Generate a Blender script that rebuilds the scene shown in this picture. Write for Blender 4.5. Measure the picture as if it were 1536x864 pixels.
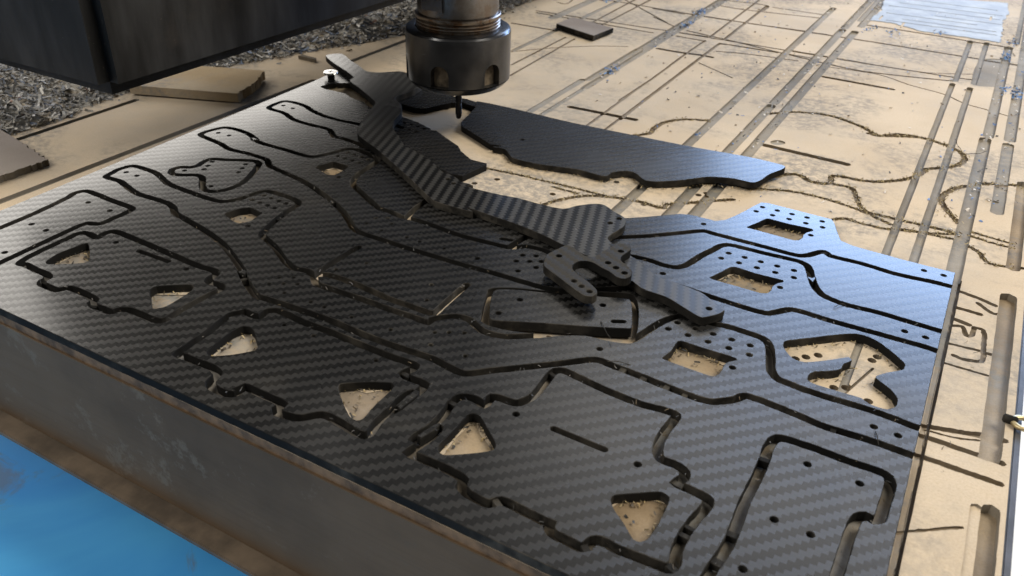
import bpy, bmesh, math, random
import numpy as np
from mathutils import Vector, Matrix, noise
from mathutils.geometry import delaunay_2d_cdt

random.seed(7)
np.random.seed(7)
for _o in list(bpy.data.objects):
    bpy.data.objects.remove(_o)
scn = bpy.context.scene
MM = 0.001
PT = 3.0                       # thickness of the carbon sheet, mm; z = 0 is the top of the spoilboard

# ------------------------------------------------------------------ camera
AX = [[0.868325, 0.281178, -0.408595], [0.495187, -0.444437, 0.746502], [0.028305, -0.850538, -0.525152]]
cam_d = bpy.data.cameras.new('camera')
cam = bpy.data.objects.new('camera', cam_d)
scn.collection.objects.link(cam)
cam.matrix_world = Matrix(((AX[0][0], -AX[0][1], -AX[0][2], 0.0),
                           (AX[1][0], -AX[1][1], -AX[1][2], 0.0),
                           (AX[2][0], -AX[2][1], -AX[2][2], 0.153),
                           (0, 0, 0, 1)))
cam_d.sensor_width = 36.0
cam_d.lens = 36.0 * 1257.56 / 1536
cam_d.clip_start = 0.005
cam_d.clip_end = 50
cam_d.dof.use_dof = True
cam_d.dof.focus_distance = 0.30
cam_d.dof.aperture_fstop = 30.0
scn.camera = cam

# ------------------------------------------------------------------ light: one big window, plus added fill lamps
wd = bpy.data.worlds.new('World')
scn.world = wd
wd.use_nodes = True
bg = wd.node_tree.nodes['Background']
bg.inputs[0].default_value = (1.0, 0.97, 0.92, 1)
bg.inputs[1].default_value = 0.12

def area(name, az, el, dist, w, h, power, col, target=(-0.1, 0.3, 0.0)):
    """az measured from +Y towards +X, seen from the middle of the bed"""
    d = bpy.data.lights.new(name, 'AREA')
    d.shape = 'RECTANGLE'
    d.size, d.size_y = w, h
    d.energy = power
    d.color = col
    o = bpy.data.objects.new(name, d)
    scn.collection.objects.link(o)
    a, e = math.radians(az), math.radians(el)
    v = Vector((math.sin(a) * math.cos(e), math.cos(a) * math.cos(e), math.sin(e)))
    o.location = Vector(target) + v * dist
    o.rotation_euler = v.to_track_quat('Z', 'Y').to_euler()
    return o

area('window_light', 3, 18, 3.0, 1.7, 1.15, 78, (0.43, 0.62, 1.0))
area('ceiling_fill_light', 0, 43, 3.0, 2.2, 0.9, 15, (1.0, 0.95, 0.88))  # added lamp in place of a lit ceiling; mutes blue and weave stripes
area('wall_fill_light', -63, 22, 3.0, 2.2, 2.1, 56, (1.0, 0.95, 0.88))  # added lamp standing in for the pale wall reflected at left
area('side_fill_light', 66, 55, 3.0, 1.8, 1.4, 102, (1.0, 0.93, 0.80))  # added lamp high on the right that brightens the board
area('room_fill_light', -136, 42, 3.0, 1.8, 1.4, 52, (1.0, 0.94, 0.84))  # added lamp behind the camera, lifts the board under the beam

scn.view_settings.view_transform = 'Standard'
scn.view_settings.look = 'None'
scn.view_settings.exposure = 0.0
scn.view_settings.gamma = 1.0
scn.view_settings.use_curve_mapping = False
scn.render.engine = 'CYCLES'

# ------------------------------------------------------------------ traced outlines, millimetres on the bed (x along the sheet, y away)
KERFS={
 'left_bracket':(1,[(-298.8,148.3),(-299.1,162.5),(-300.8,178.0),(-302.0,182.0),(-300.4,185.6),(-295.7,186.1),(-284.7,185.6),(-273.4,185.5),(-271.3,184.7),(-270.8,180.9),(-270.9,175.5),(-271.1,170.3),(-273.1,168.8),(-275.6,167.7),(-276.2,163.6),(-275.8,153.3),(-275.4,142.8),(-275.0,132.8),(-275.6,118.0),(-293.8,118.7),(-298.6,125.7)]),
 'camera_plate_a':(1,[(-269.0,136.2),(-270.4,139.4),(-271.1,148.6),(-271.2,157.1),(-271.4,160.1),(-270.3,162.2),(-267.0,162.6),(-262.9,162.4),(-263.4,165.8),(-262.2,168.6),(-258.1,169.2),(-238.8,168.5),(-216.0,167.5),(-209.5,168.1),(-207.5,166.9),(-206.2,162.3),(-200.9,162.3),(-199.0,161.2),(-198.9,158.4),(-199.5,152.3),(-199.8,145.4),(-199.6,139.6),(-200.2,137.4),(-203.0,136.5),(-210.2,136.5),(-213.9,136.2),(-216.4,134.9),(-217.4,132.5),(-221.4,132.4),(-225.0,131.9),(-227.0,132.7),(-227.8,134.4),(-234.5,135.2),(-240.9,134.8),(-242.2,133.2),(-243.1,131.9),(-246.3,131.6),(-250.9,131.7),(-252.3,133.0),(-252.5,135.3),(-254.6,136.3),(-261.1,136.3),(-266.2,136.6)]),
 'camera_plate_b':(1,[(-182.5,127.9),(-182.8,130.8),(-183.3,140.7),(-184.6,151.3),(-182.8,154.0),(-182.5,154.8),(-177.2,154.8),(-176.1,155.2),(-176.4,158.5),(-174.6,160.6),(-171.2,160.9),(-161.2,160.2),(-151.6,160.5),(-138.4,160.1),(-128.5,160.0),(-121.2,160.4),(-119.3,160.1),(-118.9,158.6),(-120.0,155.3),(-117.6,154.5),(-114.7,154.7),(-111.8,154.3),(-111.4,152.1),(-111.8,147.3),(-112.6,141.1),(-112.7,149.4),(-113.4,140.4),(-113.4,134.3),(-112.3,129.7),(-113.0,128.4),(-115.6,128.0),(-120.4,128.7),(-125.6,129.3),(-128.2,128.8),(-130.3,126.6),(-132.2,124.7),(-135.6,123.7),(-138.7,123.4),(-140.1,124.5),(-140.1,126.7),(-145.5,126.9),(-152.1,126.9),(-154.6,126.8),(-155.3,125.5),(-154.2,126.1),(-154.4,123.0),(-157.2,121.9),(-161.9,122.0),(-164.1,123.6),(-164.6,125.7),(-165.5,127.5),(-168.8,128.4),(-174.8,128.1),(-179.8,128.0)]),
 'camera_plate_c':(1,[(-99.4,129.2),(-99.0,130.9),(-98.2,140.9),(-100.8,134.1),(-100.0,139.8),(-100.0,145.8),(-100.8,151.5),(-100.5,154.5),(-98.5,156.1),(-95.7,156.3),(-92.7,155.6),(-92.5,157.1),(-92.6,159.7),(-90.7,160.3),(-86.1,160.6),(-84.6,161.7),(-82.9,166.0),(-82.9,171.4),(-83.2,176.8),(-82.9,179.8),(-80.8,181.1),(-76.0,180.6),(-66.6,179.3),(-55.7,178.8),(-48.3,179.8),(-45.4,179.5),(-45.2,176.8),(-45.5,172.4),(-45.4,166.9),(-44.3,162.9),(-42.6,160.9),(-37.8,160.8),(-35.7,159.5),(-35.2,157.4),(-36.2,154.8),(-34.6,154.5),(-30.0,154.2),(-27.5,153.4),(-27.2,150.3),(-28.1,146.2),(-28.8,139.6),(-28.6,134.4),(-27.7,130.9),(-28.2,128.9),(-29.7,128.5),(-35.0,128.2),(-39.9,127.8),(-44.8,128.1),(-46.2,127.3),(-46.8,125.0),(-48.1,124.0),(-52.2,124.2),(-55.4,124.4),(-56.8,125.7),(-57.1,126.7),(-58.9,126.6),(-64.2,126.9),(-70.5,127.0),(-72.5,124.7),(-75.8,124.4),(-79.0,124.8),(-80.3,125.4),(-81.5,126.0),(-82.1,128.1),(-84.3,128.8),(-89.2,129.1),(-96.6,129.0)]),
 'small_bracket':(1,[(-287.0,217.5),(-288.3,220.0),(-287.3,222.9),(-283.6,225.3),(-282.6,228.2),(-283.7,233.2),(-282.9,236.5),(-277.3,239.2),(-270.6,243.0),(-265.5,245.2),(-262.2,243.9),(-258.8,238.3),(-254.8,229.1),(-253.4,222.7),(-254.4,217.0),(-257.3,213.1),(-261.4,212.4),(-265.5,214.8),(-271.4,220.3),(-275.5,220.8),(-279.7,218.0),(-284.0,216.2)]),
 'slotted_plate':(1,[(-19.8,179.1),(-19.6,182.8),(-18.6,185.0),(-16.5,185.7),(-9.2,186.0),(-0.3,185.7),(7.3,185.9),(9.5,185.1),(10.4,182.1),(10.2,173.9),(10.0,169.2),(8.6,167.8),(7.0,168.2),(5.4,166.7),(4.9,164.2),(4.7,160.4),(4.6,154.3),(4.5,146.2),(4.2,138.7),(-20.6,124.9),(-20.4,129.2),(-20.0,133.8),(-19.1,141.2),(-19.1,147.8),(-19.6,157.8),(-19.3,169.0),(-19.5,176.3)]),
 'arm_near':(1,[(-305.0,199.2),(-306.3,202.7),(-307.0,207.6),(-305.4,212.5),(-299.9,213.4),(-290.7,212.9),(-278.3,208.5),(-264.2,207.6),(-254.1,207.4),(-247.5,208.4),(-243.8,213.2),(-242.1,219.1),(-243.0,215.6),(-241.8,221.2),(-239.9,225.1),(-234.8,225.8),(-226.2,225.6),(-221.8,224.2),(-220.7,222.5),(-219.9,216.6),(-218.6,208.5),(-216.4,200.5),(-214.8,196.6),(-212.1,195.1),(-203.8,191.7),(-195.0,186.7),(-190.9,184.9),(-186.9,184.0),(-183.0,185.0),(-179.1,184.0),(-176.5,181.8),(-174.2,180.2),(-165.2,180.3),(-154.6,180.6),(-143.9,180.5),(-133.8,180.9),(-129.1,180.9),(-128.9,183.0),(-127.0,185.7),(-123.5,188.5),(-119.4,189.3),(-115.7,187.6),(-112.3,186.2),(-107.8,186.1),(-103.7,187.5),(-96.4,192.8),(-89.6,198.6),(-82.9,202.4),(-75.7,203.6),(-70.2,205.9),(-68.5,210.3),(-65.6,220.7),(-62.1,227.1),(-58.0,229.1),(-51.0,229.1),(-46.1,229.9),(-43.1,229.9),(-35.6,229.5),(-33.2,228.1),(-31.7,225.6),(-29.9,220.0),(-28.0,213.7),(-25.6,211.0),(-23.6,210.6),(-18.5,210.0),(-11.1,209.9),(-1.6,210.4),(5.9,210.2),(13.2,209.5),(20.7,209.7),(20.4,196.9),(12.7,196.9),(2.6,197.1),(-9.1,196.4),(-16.6,197.4),(-30.9,198.2),(-33.6,194.7),(-38.4,190.5),(-41.6,189.7),(-49.5,189.9),(-60.5,190.7),(-70.2,191.1),(-74.3,191.4),(-77.0,189.8),(-82.9,184.2),(-90.8,177.1),(-98.7,170.2),(-104.4,164.9),(-107.3,164.4),(-116.8,165.7),(-125.9,165.2),(-135.3,164.7),(-145.6,164.9),(-155.7,165.4),(-163.4,165.2),(-173.9,164.7),(-182.4,164.1),(-185.6,163.8),(-193.6,167.6),(-203.1,173.9),(-200.4,172.5),(-210.0,177.9),(-221.6,183.4),(-234.5,187.2),(-248.6,190.0),(-255.1,191.4),(-258.9,194.0),(-263.6,195.6),(-270.6,195.7),(-280.2,195.2),(-287.1,196.6),(-296.8,199.4)]),
 'arm_mid':(1,[(-309.0,254.2),(-309.3,259.3),(-306.6,266.6),(-300.2,268.1),(-291.5,267.2),(-281.9,263.1),(-285.5,263.8),(-278.4,262.1),(-263.5,262.1),(-248.4,262.4),(-244.6,268.5),(-242.6,273.5),(-241.3,278.0),(-237.8,279.9),(-229.0,278.8),(-221.5,275.5),(-220.0,267.3),(-219.1,258.9),(-216.5,252.1),(-213.9,249.2),(-205.9,244.7),(-196.9,239.9),(-191.7,237.6),(-186.3,237.4),(-179.6,236.3),(-175.2,237.1),(-165.2,236.8),(-152.6,235.7),(-135.4,237.0),(-132.1,237.5),(-128.9,239.6),(-127.0,241.6),(-121.0,242.6),(-114.2,242.0),(-104.5,248.2),(-93.7,255.1),(-84.1,256.7),(-79.2,256.1),(-74.2,256.8),(-71.5,260.2),(-69.0,270.1),(-66.3,278.1),(-65.3,281.5),(-63.2,283.8),(-59.8,284.5),(-48.8,284.9),(-37.5,285.7),(-34.2,284.6),(-32.5,282.1),(-29.9,275.2),(-30.8,277.7),(-28.1,271.1),(-24.1,266.2),(-16.8,264.3),(-5.7,265.0),(5.2,264.6),(13.7,264.3),(23.1,264.5),(22.0,248.0),(13.1,251.8),(1.7,251.9),(-8.9,251.6),(-19.7,251.3),(-27.7,251.7),(-31.6,251.0),(-34.3,248.0),(-37.4,244.7),(-40.7,244.0),(-48.9,244.1),(-59.8,244.6),(-72.8,244.7),(-83.0,234.7),(-91.3,228.4),(-99.0,222.6),(-103.1,220.2),(-109.2,219.1),(-117.2,218.7),(-127.5,218.4),(-140.9,217.5),(-155.6,217.1),(-163.2,216.9),(-175.2,217.1),(-184.1,217.1),(-189.5,218.6),(-193.8,221.9),(-201.8,227.4),(-212.4,232.7),(-223.5,237.2),(-234.0,240.6),(-248.1,243.2),(-256.7,244.9),(-262.6,249.0),(-274.8,249.7),(-277.0,249.4),(-285.1,248.9),(-292.9,251.2),(-302.2,252.6)]),
}
OPEN={
 'inner_slot':[(-178.4,207.9),(-178.8,205.3),(-179.0,196.9),(-179.0,187.5),(-178.1,185.3),(-175.2,186.7),(-168.0,187.2),(-160.1,186.8),(-147.7,185.6),(-137.2,185.7),(-132.4,185.7),(-130.3,186.6),(-130.5,190.8),(-130.9,202.0),(-130.8,206.7)],
 'tip_far':[(-233.6,300.7),(-256.5,305.9),(-266.6,304.9),(-276.9,305.3),(-286.8,307.7),(-297.2,311.6),(-308.4,311.0),(-309.7,304.6),(-308.2,298.7),(-297.2,297.5),(-286.3,293.1),(-274.6,292.4),(-263.9,292.6),(-256.0,287.0),(-249.8,287.2),(-241.7,286.1),(-231.2,284.3)],
 'arm_far_low':[(-106.7,261.9),(-103.9,264.5),(-99.2,267.9),(-91.2,274.3),(-83.4,281.6),(-77.1,287.8),(-74.2,289.9),(-71.2,289.7),(-66.3,289.7),(-56.5,289.8),(-49.3,289.8),(-38.5,289.9),(-35.2,292.2),(-32.4,296.5),(-30.4,298.2),(-28.0,296.3),(-16.8,296.6),(-4.6,295.5),(10.3,297.0),(5.7,296.6),(13.7,296.8),(20.7,296.0)],
 'spur':[(-177.9,237.4),(-179.2,243.9),(-179.9,255.8)],
 'mid_link':[(-131.9,237.7),(-130.4,249.1)],
}
HOLEPOLYS={
 'tri_a1':[(-262.5,141.5),(-264.1,147.0),(-263.1,156.0),(-262.4,157.7),(-259.8,156.6),(-250.8,149.7),(-251.3,147.9),(-258.0,142.6),(-260.7,140.9)],
 'tri_a2':[(-218.0,148.2),(-217.9,150.6),(-209.1,157.4),(-207.3,156.9),(-206.0,154.5),(-205.6,144.1),(-207.1,141.3),(-208.2,140.9),(-214.6,145.3)],
 'tri_b1':[(-175.8,133.1),(-176.4,135.3),(-177.5,144.4),(-176.6,148.6),(-174.4,149.3),(-171.4,148.1),(-165.0,143.0),(-164.3,141.3),(-168.4,136.2),(-173.0,132.4),(-174.6,132.3)],
 'tri_b2':[(-131.9,140.3),(-132.4,141.8),(-131.3,143.0),(-126.2,146.8),(-120.5,149.9),(-119.1,149.4),(-118.5,147.7),(-118.3,139.6),(-117.6,133.4),(-118.5,132.0),(-120.9,132.2),(-125.1,134.9)],
 'tri_c1':[(-93.8,134.1),(-94.3,135.6),(-94.1,141.3),(-94.3,147.1),(-94.2,149.9),(-93.0,150.9),(-91.1,150.7),(-87.9,148.3),(-82.3,143.9),(-81.3,142.3),(-81.6,140.8),(-85.8,137.0),(-90.9,133.2),(-92.5,133.2)],
 'tri_c2':[(-47.9,141.0),(-47.8,142.8),(-42.6,146.9),(-38.3,149.9),(-36.0,149.2),(-35.5,146.6),(-35.2,139.4),(-35.7,134.2),(-36.8,132.6),(-38.4,132.5),(-42.2,135.8),(-45.9,138.6)],
 'window_n1':[(-238.7,201.1),(-238.4,203.3),(-237.3,207.6),(-234.5,210.4),(-227.0,209.2),(-226.5,205.1),(-226.1,201.9),(-228.1,198.5),(-231.3,198.5),(-235.9,199.9)],
 'window_m1':[(-239.6,254.8),(-238.4,259.0),(-236.8,263.5),(-232.5,263.6),(-227.8,263.2),(-227.1,257.0),(-227.2,252.6),(-230.2,251.6),(-235.5,253.2)],
 'window_n2':[(-57.2,213.4),(-56.4,214.3),(-49.9,214.2),(-41.9,214.5),(-39.0,214.4),(-38.6,213.5),(-40.4,211.6),(-41.2,209.2),(-40.9,206.5),(-41.1,204.0),(-41.9,202.1),(-43.4,201.8),(-51.4,202.0),(-58.2,202.4),(-57.9,203.9),(-57.2,207.4)],
 'window_f2':[(-61.1,302.0),(-59.0,307.3),(-56.6,313.7),(-55.6,314.4),(-48.4,314.1),(-38.8,314.8),(-38.1,313.4),(-39.9,310.7),(-40.6,307.7),(-40.3,304.9),(-41.1,302.4),(-42.8,301.3),(-49.3,301.6),(-57.5,301.9)],
 'window_m2':[(-61.1,256.6),(-59.3,261.6),(-57.1,267.8),(-55.8,268.9),(-48.1,268.3),(-38.6,268.8),(-38.1,267.9),(-39.9,265.5),(-40.7,262.5),(-40.4,259.9),(-41.0,257.3),(-43.2,256.1),(-52.0,256.2),(-59.4,256.0)],
 'bracket_hole':[(-28.2,228.8),(-28.4,231.5),(-25.8,234.2),(-20.0,239.5),(-14.1,244.9),(-9.8,247.9),(-6.1,248.2),(-2.8,246.9),(0.8,244.2),(4.3,241.0),(6.0,239.0),(6.0,235.9),(4.3,233.9),(2.6,232.3),(-0.3,228.5),(-0.5,226.9),(1.7,225.3),(5.0,222.6),(6.6,219.9),(6.8,216.4),(4.9,213.5),(2.2,213.1),(-0.2,213.4),(-2.4,214.8),(-8.1,214.5),(-13.0,214.4),(-16.0,214.4),(-17.6,215.3),(-17.8,218.1),(-16.8,220.3),(-12.8,223.2),(-10.3,225.8),(-9.9,229.1),(-8.2,232.2),(-9.3,233.6),(-11.5,231.7),(-15.8,227.5),(-20.6,223.7),(-23.8,223.6),(-26.5,226.1)],
 'rect_hole':[(-119.7,199.5),(-123.0,207.9),(-121.7,210.2),(-116.2,213.7),(-106.1,217.7),(-99.3,221.2),(-90.9,226.7),(-82.8,231.1),(-79.6,231.4),(-76.3,226.9),(-73.4,220.7),(-70.5,212.5),(-69.7,208.6),(-70.4,204.8),(-73.4,202.9),(-78.9,202.3),(-83.7,201.9),(-91.4,197.3),(-98.7,193.0),(-105.5,190.6),(-111.6,189.8),(-115.1,190.6)],
 'corner_hole':[(-309.0,339.3),(-308.4,345.1),(-306.2,347.6),(-300.4,352.5),(-287.6,347.0),(-268.6,334.6),(-265.7,328.6),(-273.9,332.7),(-283.4,334.4),(-290.8,337.8),(-299.4,338.0),(-303.8,337.6)],
 'gap_debris':[(-241.1,314.5),(-240.9,316.0),(-235.3,314.8),(-235.0,312.9),(-238.1,312.9)],
}
SLOTS=[
 [(-242.2,163.7),(-227.5,164.1)],
 [(-71.7,156.8),(-56.5,156.5)],
 [(-137.6,241.9),(-134.0,242.7)],
]
HOLES=[(-290.4,179.5),(-277.4,179.3),(-291.9,156.3),(-283.2,156.1),(-280.3,138.0),(-254.2,163.6),(-218.3,163.7),(-302.0,206.8),(-295.4,206.8),(-280.6,234.5),(-278.8,230.4),(-277.3,226.8),(-283.2,221.4),(-262.0,216.2),(-266.5,240.4),(-264.6,236.5),(-262.9,232.5),(-237.7,221.6),(-238.7,215.9),(-234.4,215.7),(-230.2,215.6),(-233.5,221.1),(-229.1,221.0),(-225.2,220.7),(-226.1,215.3),(-223.9,198.5),(-238.1,275.3),(-239.4,269.5),(-235.0,269.4),(-234.0,274.8),(-229.9,274.7),(-225.6,274.2),(-230.8,269.1),(-226.7,268.8),(-224.4,252.0),(-187.4,229.9),(-183.6,232.3),(-187.7,224.4),(-179.4,229.4),(-179.3,222.9),(-168.1,223.6),(-162.2,223.5),(-151.6,223.9),(-137.4,224.2),(-174.9,191.1),(-168.8,200.2),(-187.7,176.4),(-183.6,179.1),(-187.8,171.6),(-183.6,174.2),(-179.5,176.5),(-179.4,170.0),(-168.3,170.4),(-162.6,170.4),(-151.4,170.4),(-166.4,155.8),(-154.7,156.1),(-141.1,200.4),(-136.8,191.5),(-136.7,171.4),(-124.1,177.4),(-120.3,179.8),(-116.1,182.1),(-121.4,171.2),(-109.4,172.0),(-130.7,156.1),(-137.4,224.2),(-124.7,235.1),(-120.4,237.3),(-124.6,230.1),(-120.4,232.5),(-116.8,234.7),(-116.4,229.9),(-120.7,224.3),(-76.4,250.3),(-76.6,295.4),(-62.3,218.4),(-61.0,223.4),(-55.7,218.4),(-54.9,223.3),(-49.1,218.3),(-49.1,223.3),(-42.5,218.4),(-43.1,223.4),(-37.2,223.4),(-36.0,218.3),(-38.5,209.2),(-60.8,323.5),(-62.0,318.2),(-54.8,323.7),(-55.3,318.3),(-48.8,323.7),(-48.7,318.5),(-42.8,323.9),(-42.1,318.5),(-36.8,323.8),(-35.5,318.5),(-38.0,309.1),(-60.9,277.6),(-62.1,272.4),(-54.9,277.7),(-55.5,272.6),(-48.9,277.7),(-48.9,272.6),(-42.9,277.8),(-42.3,272.8),(-36.9,277.9),(-35.7,272.8),(-38.2,263.4),(-76.4,196.8),(3.7,303.7),(10.3,303.8),(3.4,257.9),(9.7,257.8),(2.9,203.5),(9.2,203.2),(-47.0,155.9),(-83.2,156.7),(-303.8,260.3),(-297.2,260.7),(-304.8,305.4),(-298.0,305.0),(-238.9,319.8),(-234.9,319.6),(-230.7,319.3),(-226.5,318.8),(-231.6,313.6),(-227.3,313.4),(-9.4,178.9),(3.6,178.8),(-11.9,155.5),(-3.3,155.3),(-14.1,137.2)]
OUTLINE=[(-310.3,115.3),(-311.9,156.8),(-315.2,251.9),(-318.4,343.7),(-319.6,356.1),(-320.6,367.2),(-323.3,377.5),(-306.8,365.0),(-289.4,349.3),(-277.0,343.9),(-261.4,335.4),(-264.4,346.5),(-263.6,364.3),(-261.0,371.4),(-251.8,371.4),(-238.6,366.7),(-232.5,367.5),(-224.1,365.8),(-220.8,359.1),(-231.8,361.3),(-236.0,357.6),(-239.8,348.6),(-242.0,343.1),(-247.2,340.3),(-256.2,341.4),(-252.6,329.3),(-247.3,324.1),(-246.7,326.8),(-233.8,324.4),(-224.1,320.9),(-222.4,319.3),(-220.0,320.2),(-211.8,315.5),(-200.8,309.8),(-196.5,305.4),(-187.1,299.4),(-179.0,299.6),(-178.3,298.2),(-180.7,282.1),(-187.2,281.1),(-191.6,282.2),(-203.4,288.7),(-214.7,294.5),(-211.1,283.5),(-182.9,262.7),(-156.2,260.6),(-149.9,262.9),(-122.3,269.8),(-112.0,280.1),(-104.5,283.6),(-100.1,287.3),(-91.9,294.9),(-87.6,299.1),(-83.0,300.6),(-75.3,300.8),(-73.5,300.6),(-70.6,303.6),(-68.2,309.5),(-66.0,316.5),(-63.8,324.2),(-62.6,327.7),(-59.8,328.8),(-47.7,328.4),(-33.9,327.9),(-32.3,325.1),(-29.5,317.4),(-26.9,311.0),(-22.0,309.2),(-3.4,308.2),(13.8,308.2),(14.2,150.0),(14.2,115.6),(-141.6,115.6)]
TABS=[(-300.5,177.8),(-243.6,212.9),(-219.3,210.7),(-219.9,214.7),(-267.1,250.0),(-43.4,276.2),(-20.3,251.2),(4.7,296.0),(-55.9,289.9),(-30.1,298.3),(-29.5,275.4),(-46.4,190.4),(-66.3,190.0),(-59.8,190.2),(-53.1,189.6),(-46.5,190.3),(-71.0,126.3),(-46.5,125.2),(-28.5,143.5),(-28.8,140.2),(-27.7,130.3),(-19.1,175.0),(-18.8,146.8),(-19.6,137.4),(-6.9,196.9),(-35.5,155.7),(-83.4,178.6),(-269.9,154.0),(-253.1,133.9),(-226.7,133.3),(-100.5,152.8),(-211.8,232.1),(-119.9,156.8),(-52.5,190.1),(-88.6,276.8),(-198.3,170.0)]
LONG=[(-337.4,377.1),(-332.8,385.4),(-318.9,378.0),(-310.4,373.7),(-304.3,370.0),(-298.6,367.4),(-292.6,369.2),(-281.8,378.2),(-261.7,367.4),(-258.5,357.1),(-259.7,341.3),(-258.2,338.8),(-250.4,333.2),(-243.5,323.7),(-239.7,313.1),(-236.4,307.4),(-234.0,304.2),(-225.7,297.7),(-215.6,289.2),(-209.7,287.6),(-196.3,281.8),(-187.2,275.7),(-181.0,274.4),(-173.7,271.1),(-168.0,270.3),(-169.9,268.5),(-157.5,268.6),(-146.1,270.2),(-135.8,270.2),(-126.8,271.5),(-123.1,277.2),(-118.5,282.1),(-114.6,283.6),(-108.6,280.2),(-102.4,277.0),(-100.3,270.5),(-101.7,258.9),(-97.6,255.2),(-89.6,251.0),(-84.5,248.4),(-75.6,242.3),(-67.1,241.5),(-59.0,240.1),(-53.4,236.6),(-49.1,233.5),(-53.9,225.6),(-56.2,226.0),(-61.1,228.1),(-68.2,231.1),(-76.4,231.7),(-82.8,234.9),(-100.2,241.3),(-113.7,244.8),(-122.2,247.3),(-134.6,249.6),(-150.9,251.0),(-159.1,251.4),(-155.3,249.9),(-166.9,249.1),(-174.0,249.8),(-182.5,254.8),(-196.4,263.2),(-224.0,279.0),(-243.9,289.8),(-253.6,305.8),(-258.0,316.9),(-262.7,327.6),(-264.1,329.5),(-282.3,340.7),(-296.3,348.8),(-299.1,355.2)]
LONGHOLES=[(-105.9,270.2),(-104.4,275.5),(-53.8,231.9),(-175.9,267.6),(-180.2,270.0)]
BRACKET=[(-110.4,223.7),(-111.6,226.5),(-112.5,231.0),(-110.5,238.6),(-109.8,240.0),(-108.3,240.4),(-105.2,239.0),(-100.7,236.7),(-98.4,237.4),(-97.5,239.8),(-96.2,245.9),(-94.5,251.2),(-92.5,252.8),(-90.5,252.2),(-88.9,249.6),(-89.3,246.2),(-89.7,243.0),(-88.9,240.6),(-86.5,238.9),(-83.6,236.6),(-82.0,234.2),(-81.8,231.6),(-82.9,229.6),(-85.5,229.2),(-88.9,231.1),(-92.7,232.2),(-95.9,233.6),(-98.6,233.7),(-101.0,231.8),(-101.5,228.0),(-100.3,225.9),(-97.2,223.8),(-93.0,221.8),(-89.4,219.5),(-87.5,217.8),(-86.8,216.0),(-87.4,213.8),(-89.4,212.9),(-91.5,213.4),(-97.3,216.1),(-103.9,219.6),(-109.3,222.3)]
BRACKETHOLES=[(-108.5,231.7),(-96.6,219.3),(-93.1,217.6),(-89.4,216.0),(-92.0,236.5),(-88.3,234.9),(-84.4,233.2),(-91.5,246.5)]
RECT=[(-117.9,200.9),(-119.9,206.1),(-119.6,208.1),(-113.0,211.9),(-103.4,215.7),(-97.9,218.3),(-80.0,226.2),(-78.9,226.1),(-77.1,223.4),(-74.5,217.8),(-71.9,211.1),(-72.1,210.4),(-83.2,204.7),(-96.2,198.8),(-111.0,191.5),(-112.5,191.7),(-113.7,193.2)]
RECTHOLES=[(-110.0,206.6),(-111.9,195.9),(-85.2,218.2)]
RECTSLOT=[(-78.3,211.3),(-75.5,212.9)]
OFFCUT=[(-222.4,362.6),(-166.7,362.4),(-110.1,364.8),(-63.4,366.7),(-66.7,354.1),(-69.9,343.5),(-79.1,342.4),(-88.6,338.8),(-97.4,330.1),(-106.6,322.8),(-111.7,321.4),(-118.4,325.8),(-122.5,325.6),(-127.2,321.2),(-128.3,316.2),(-141.8,316.1),(-160.5,311.9),(-172.8,312.1),(-180.4,318.2),(-186.7,317.8),(-183.3,320.0),(-189.2,319.7),(-197.3,323.5),(-207.9,328.7),(-212.7,331.1),(-215.1,335.2),(-217.2,345.7),(-219.4,355.1)]
OFFCUTHOLE=[(-178.5,331.6)]
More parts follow.
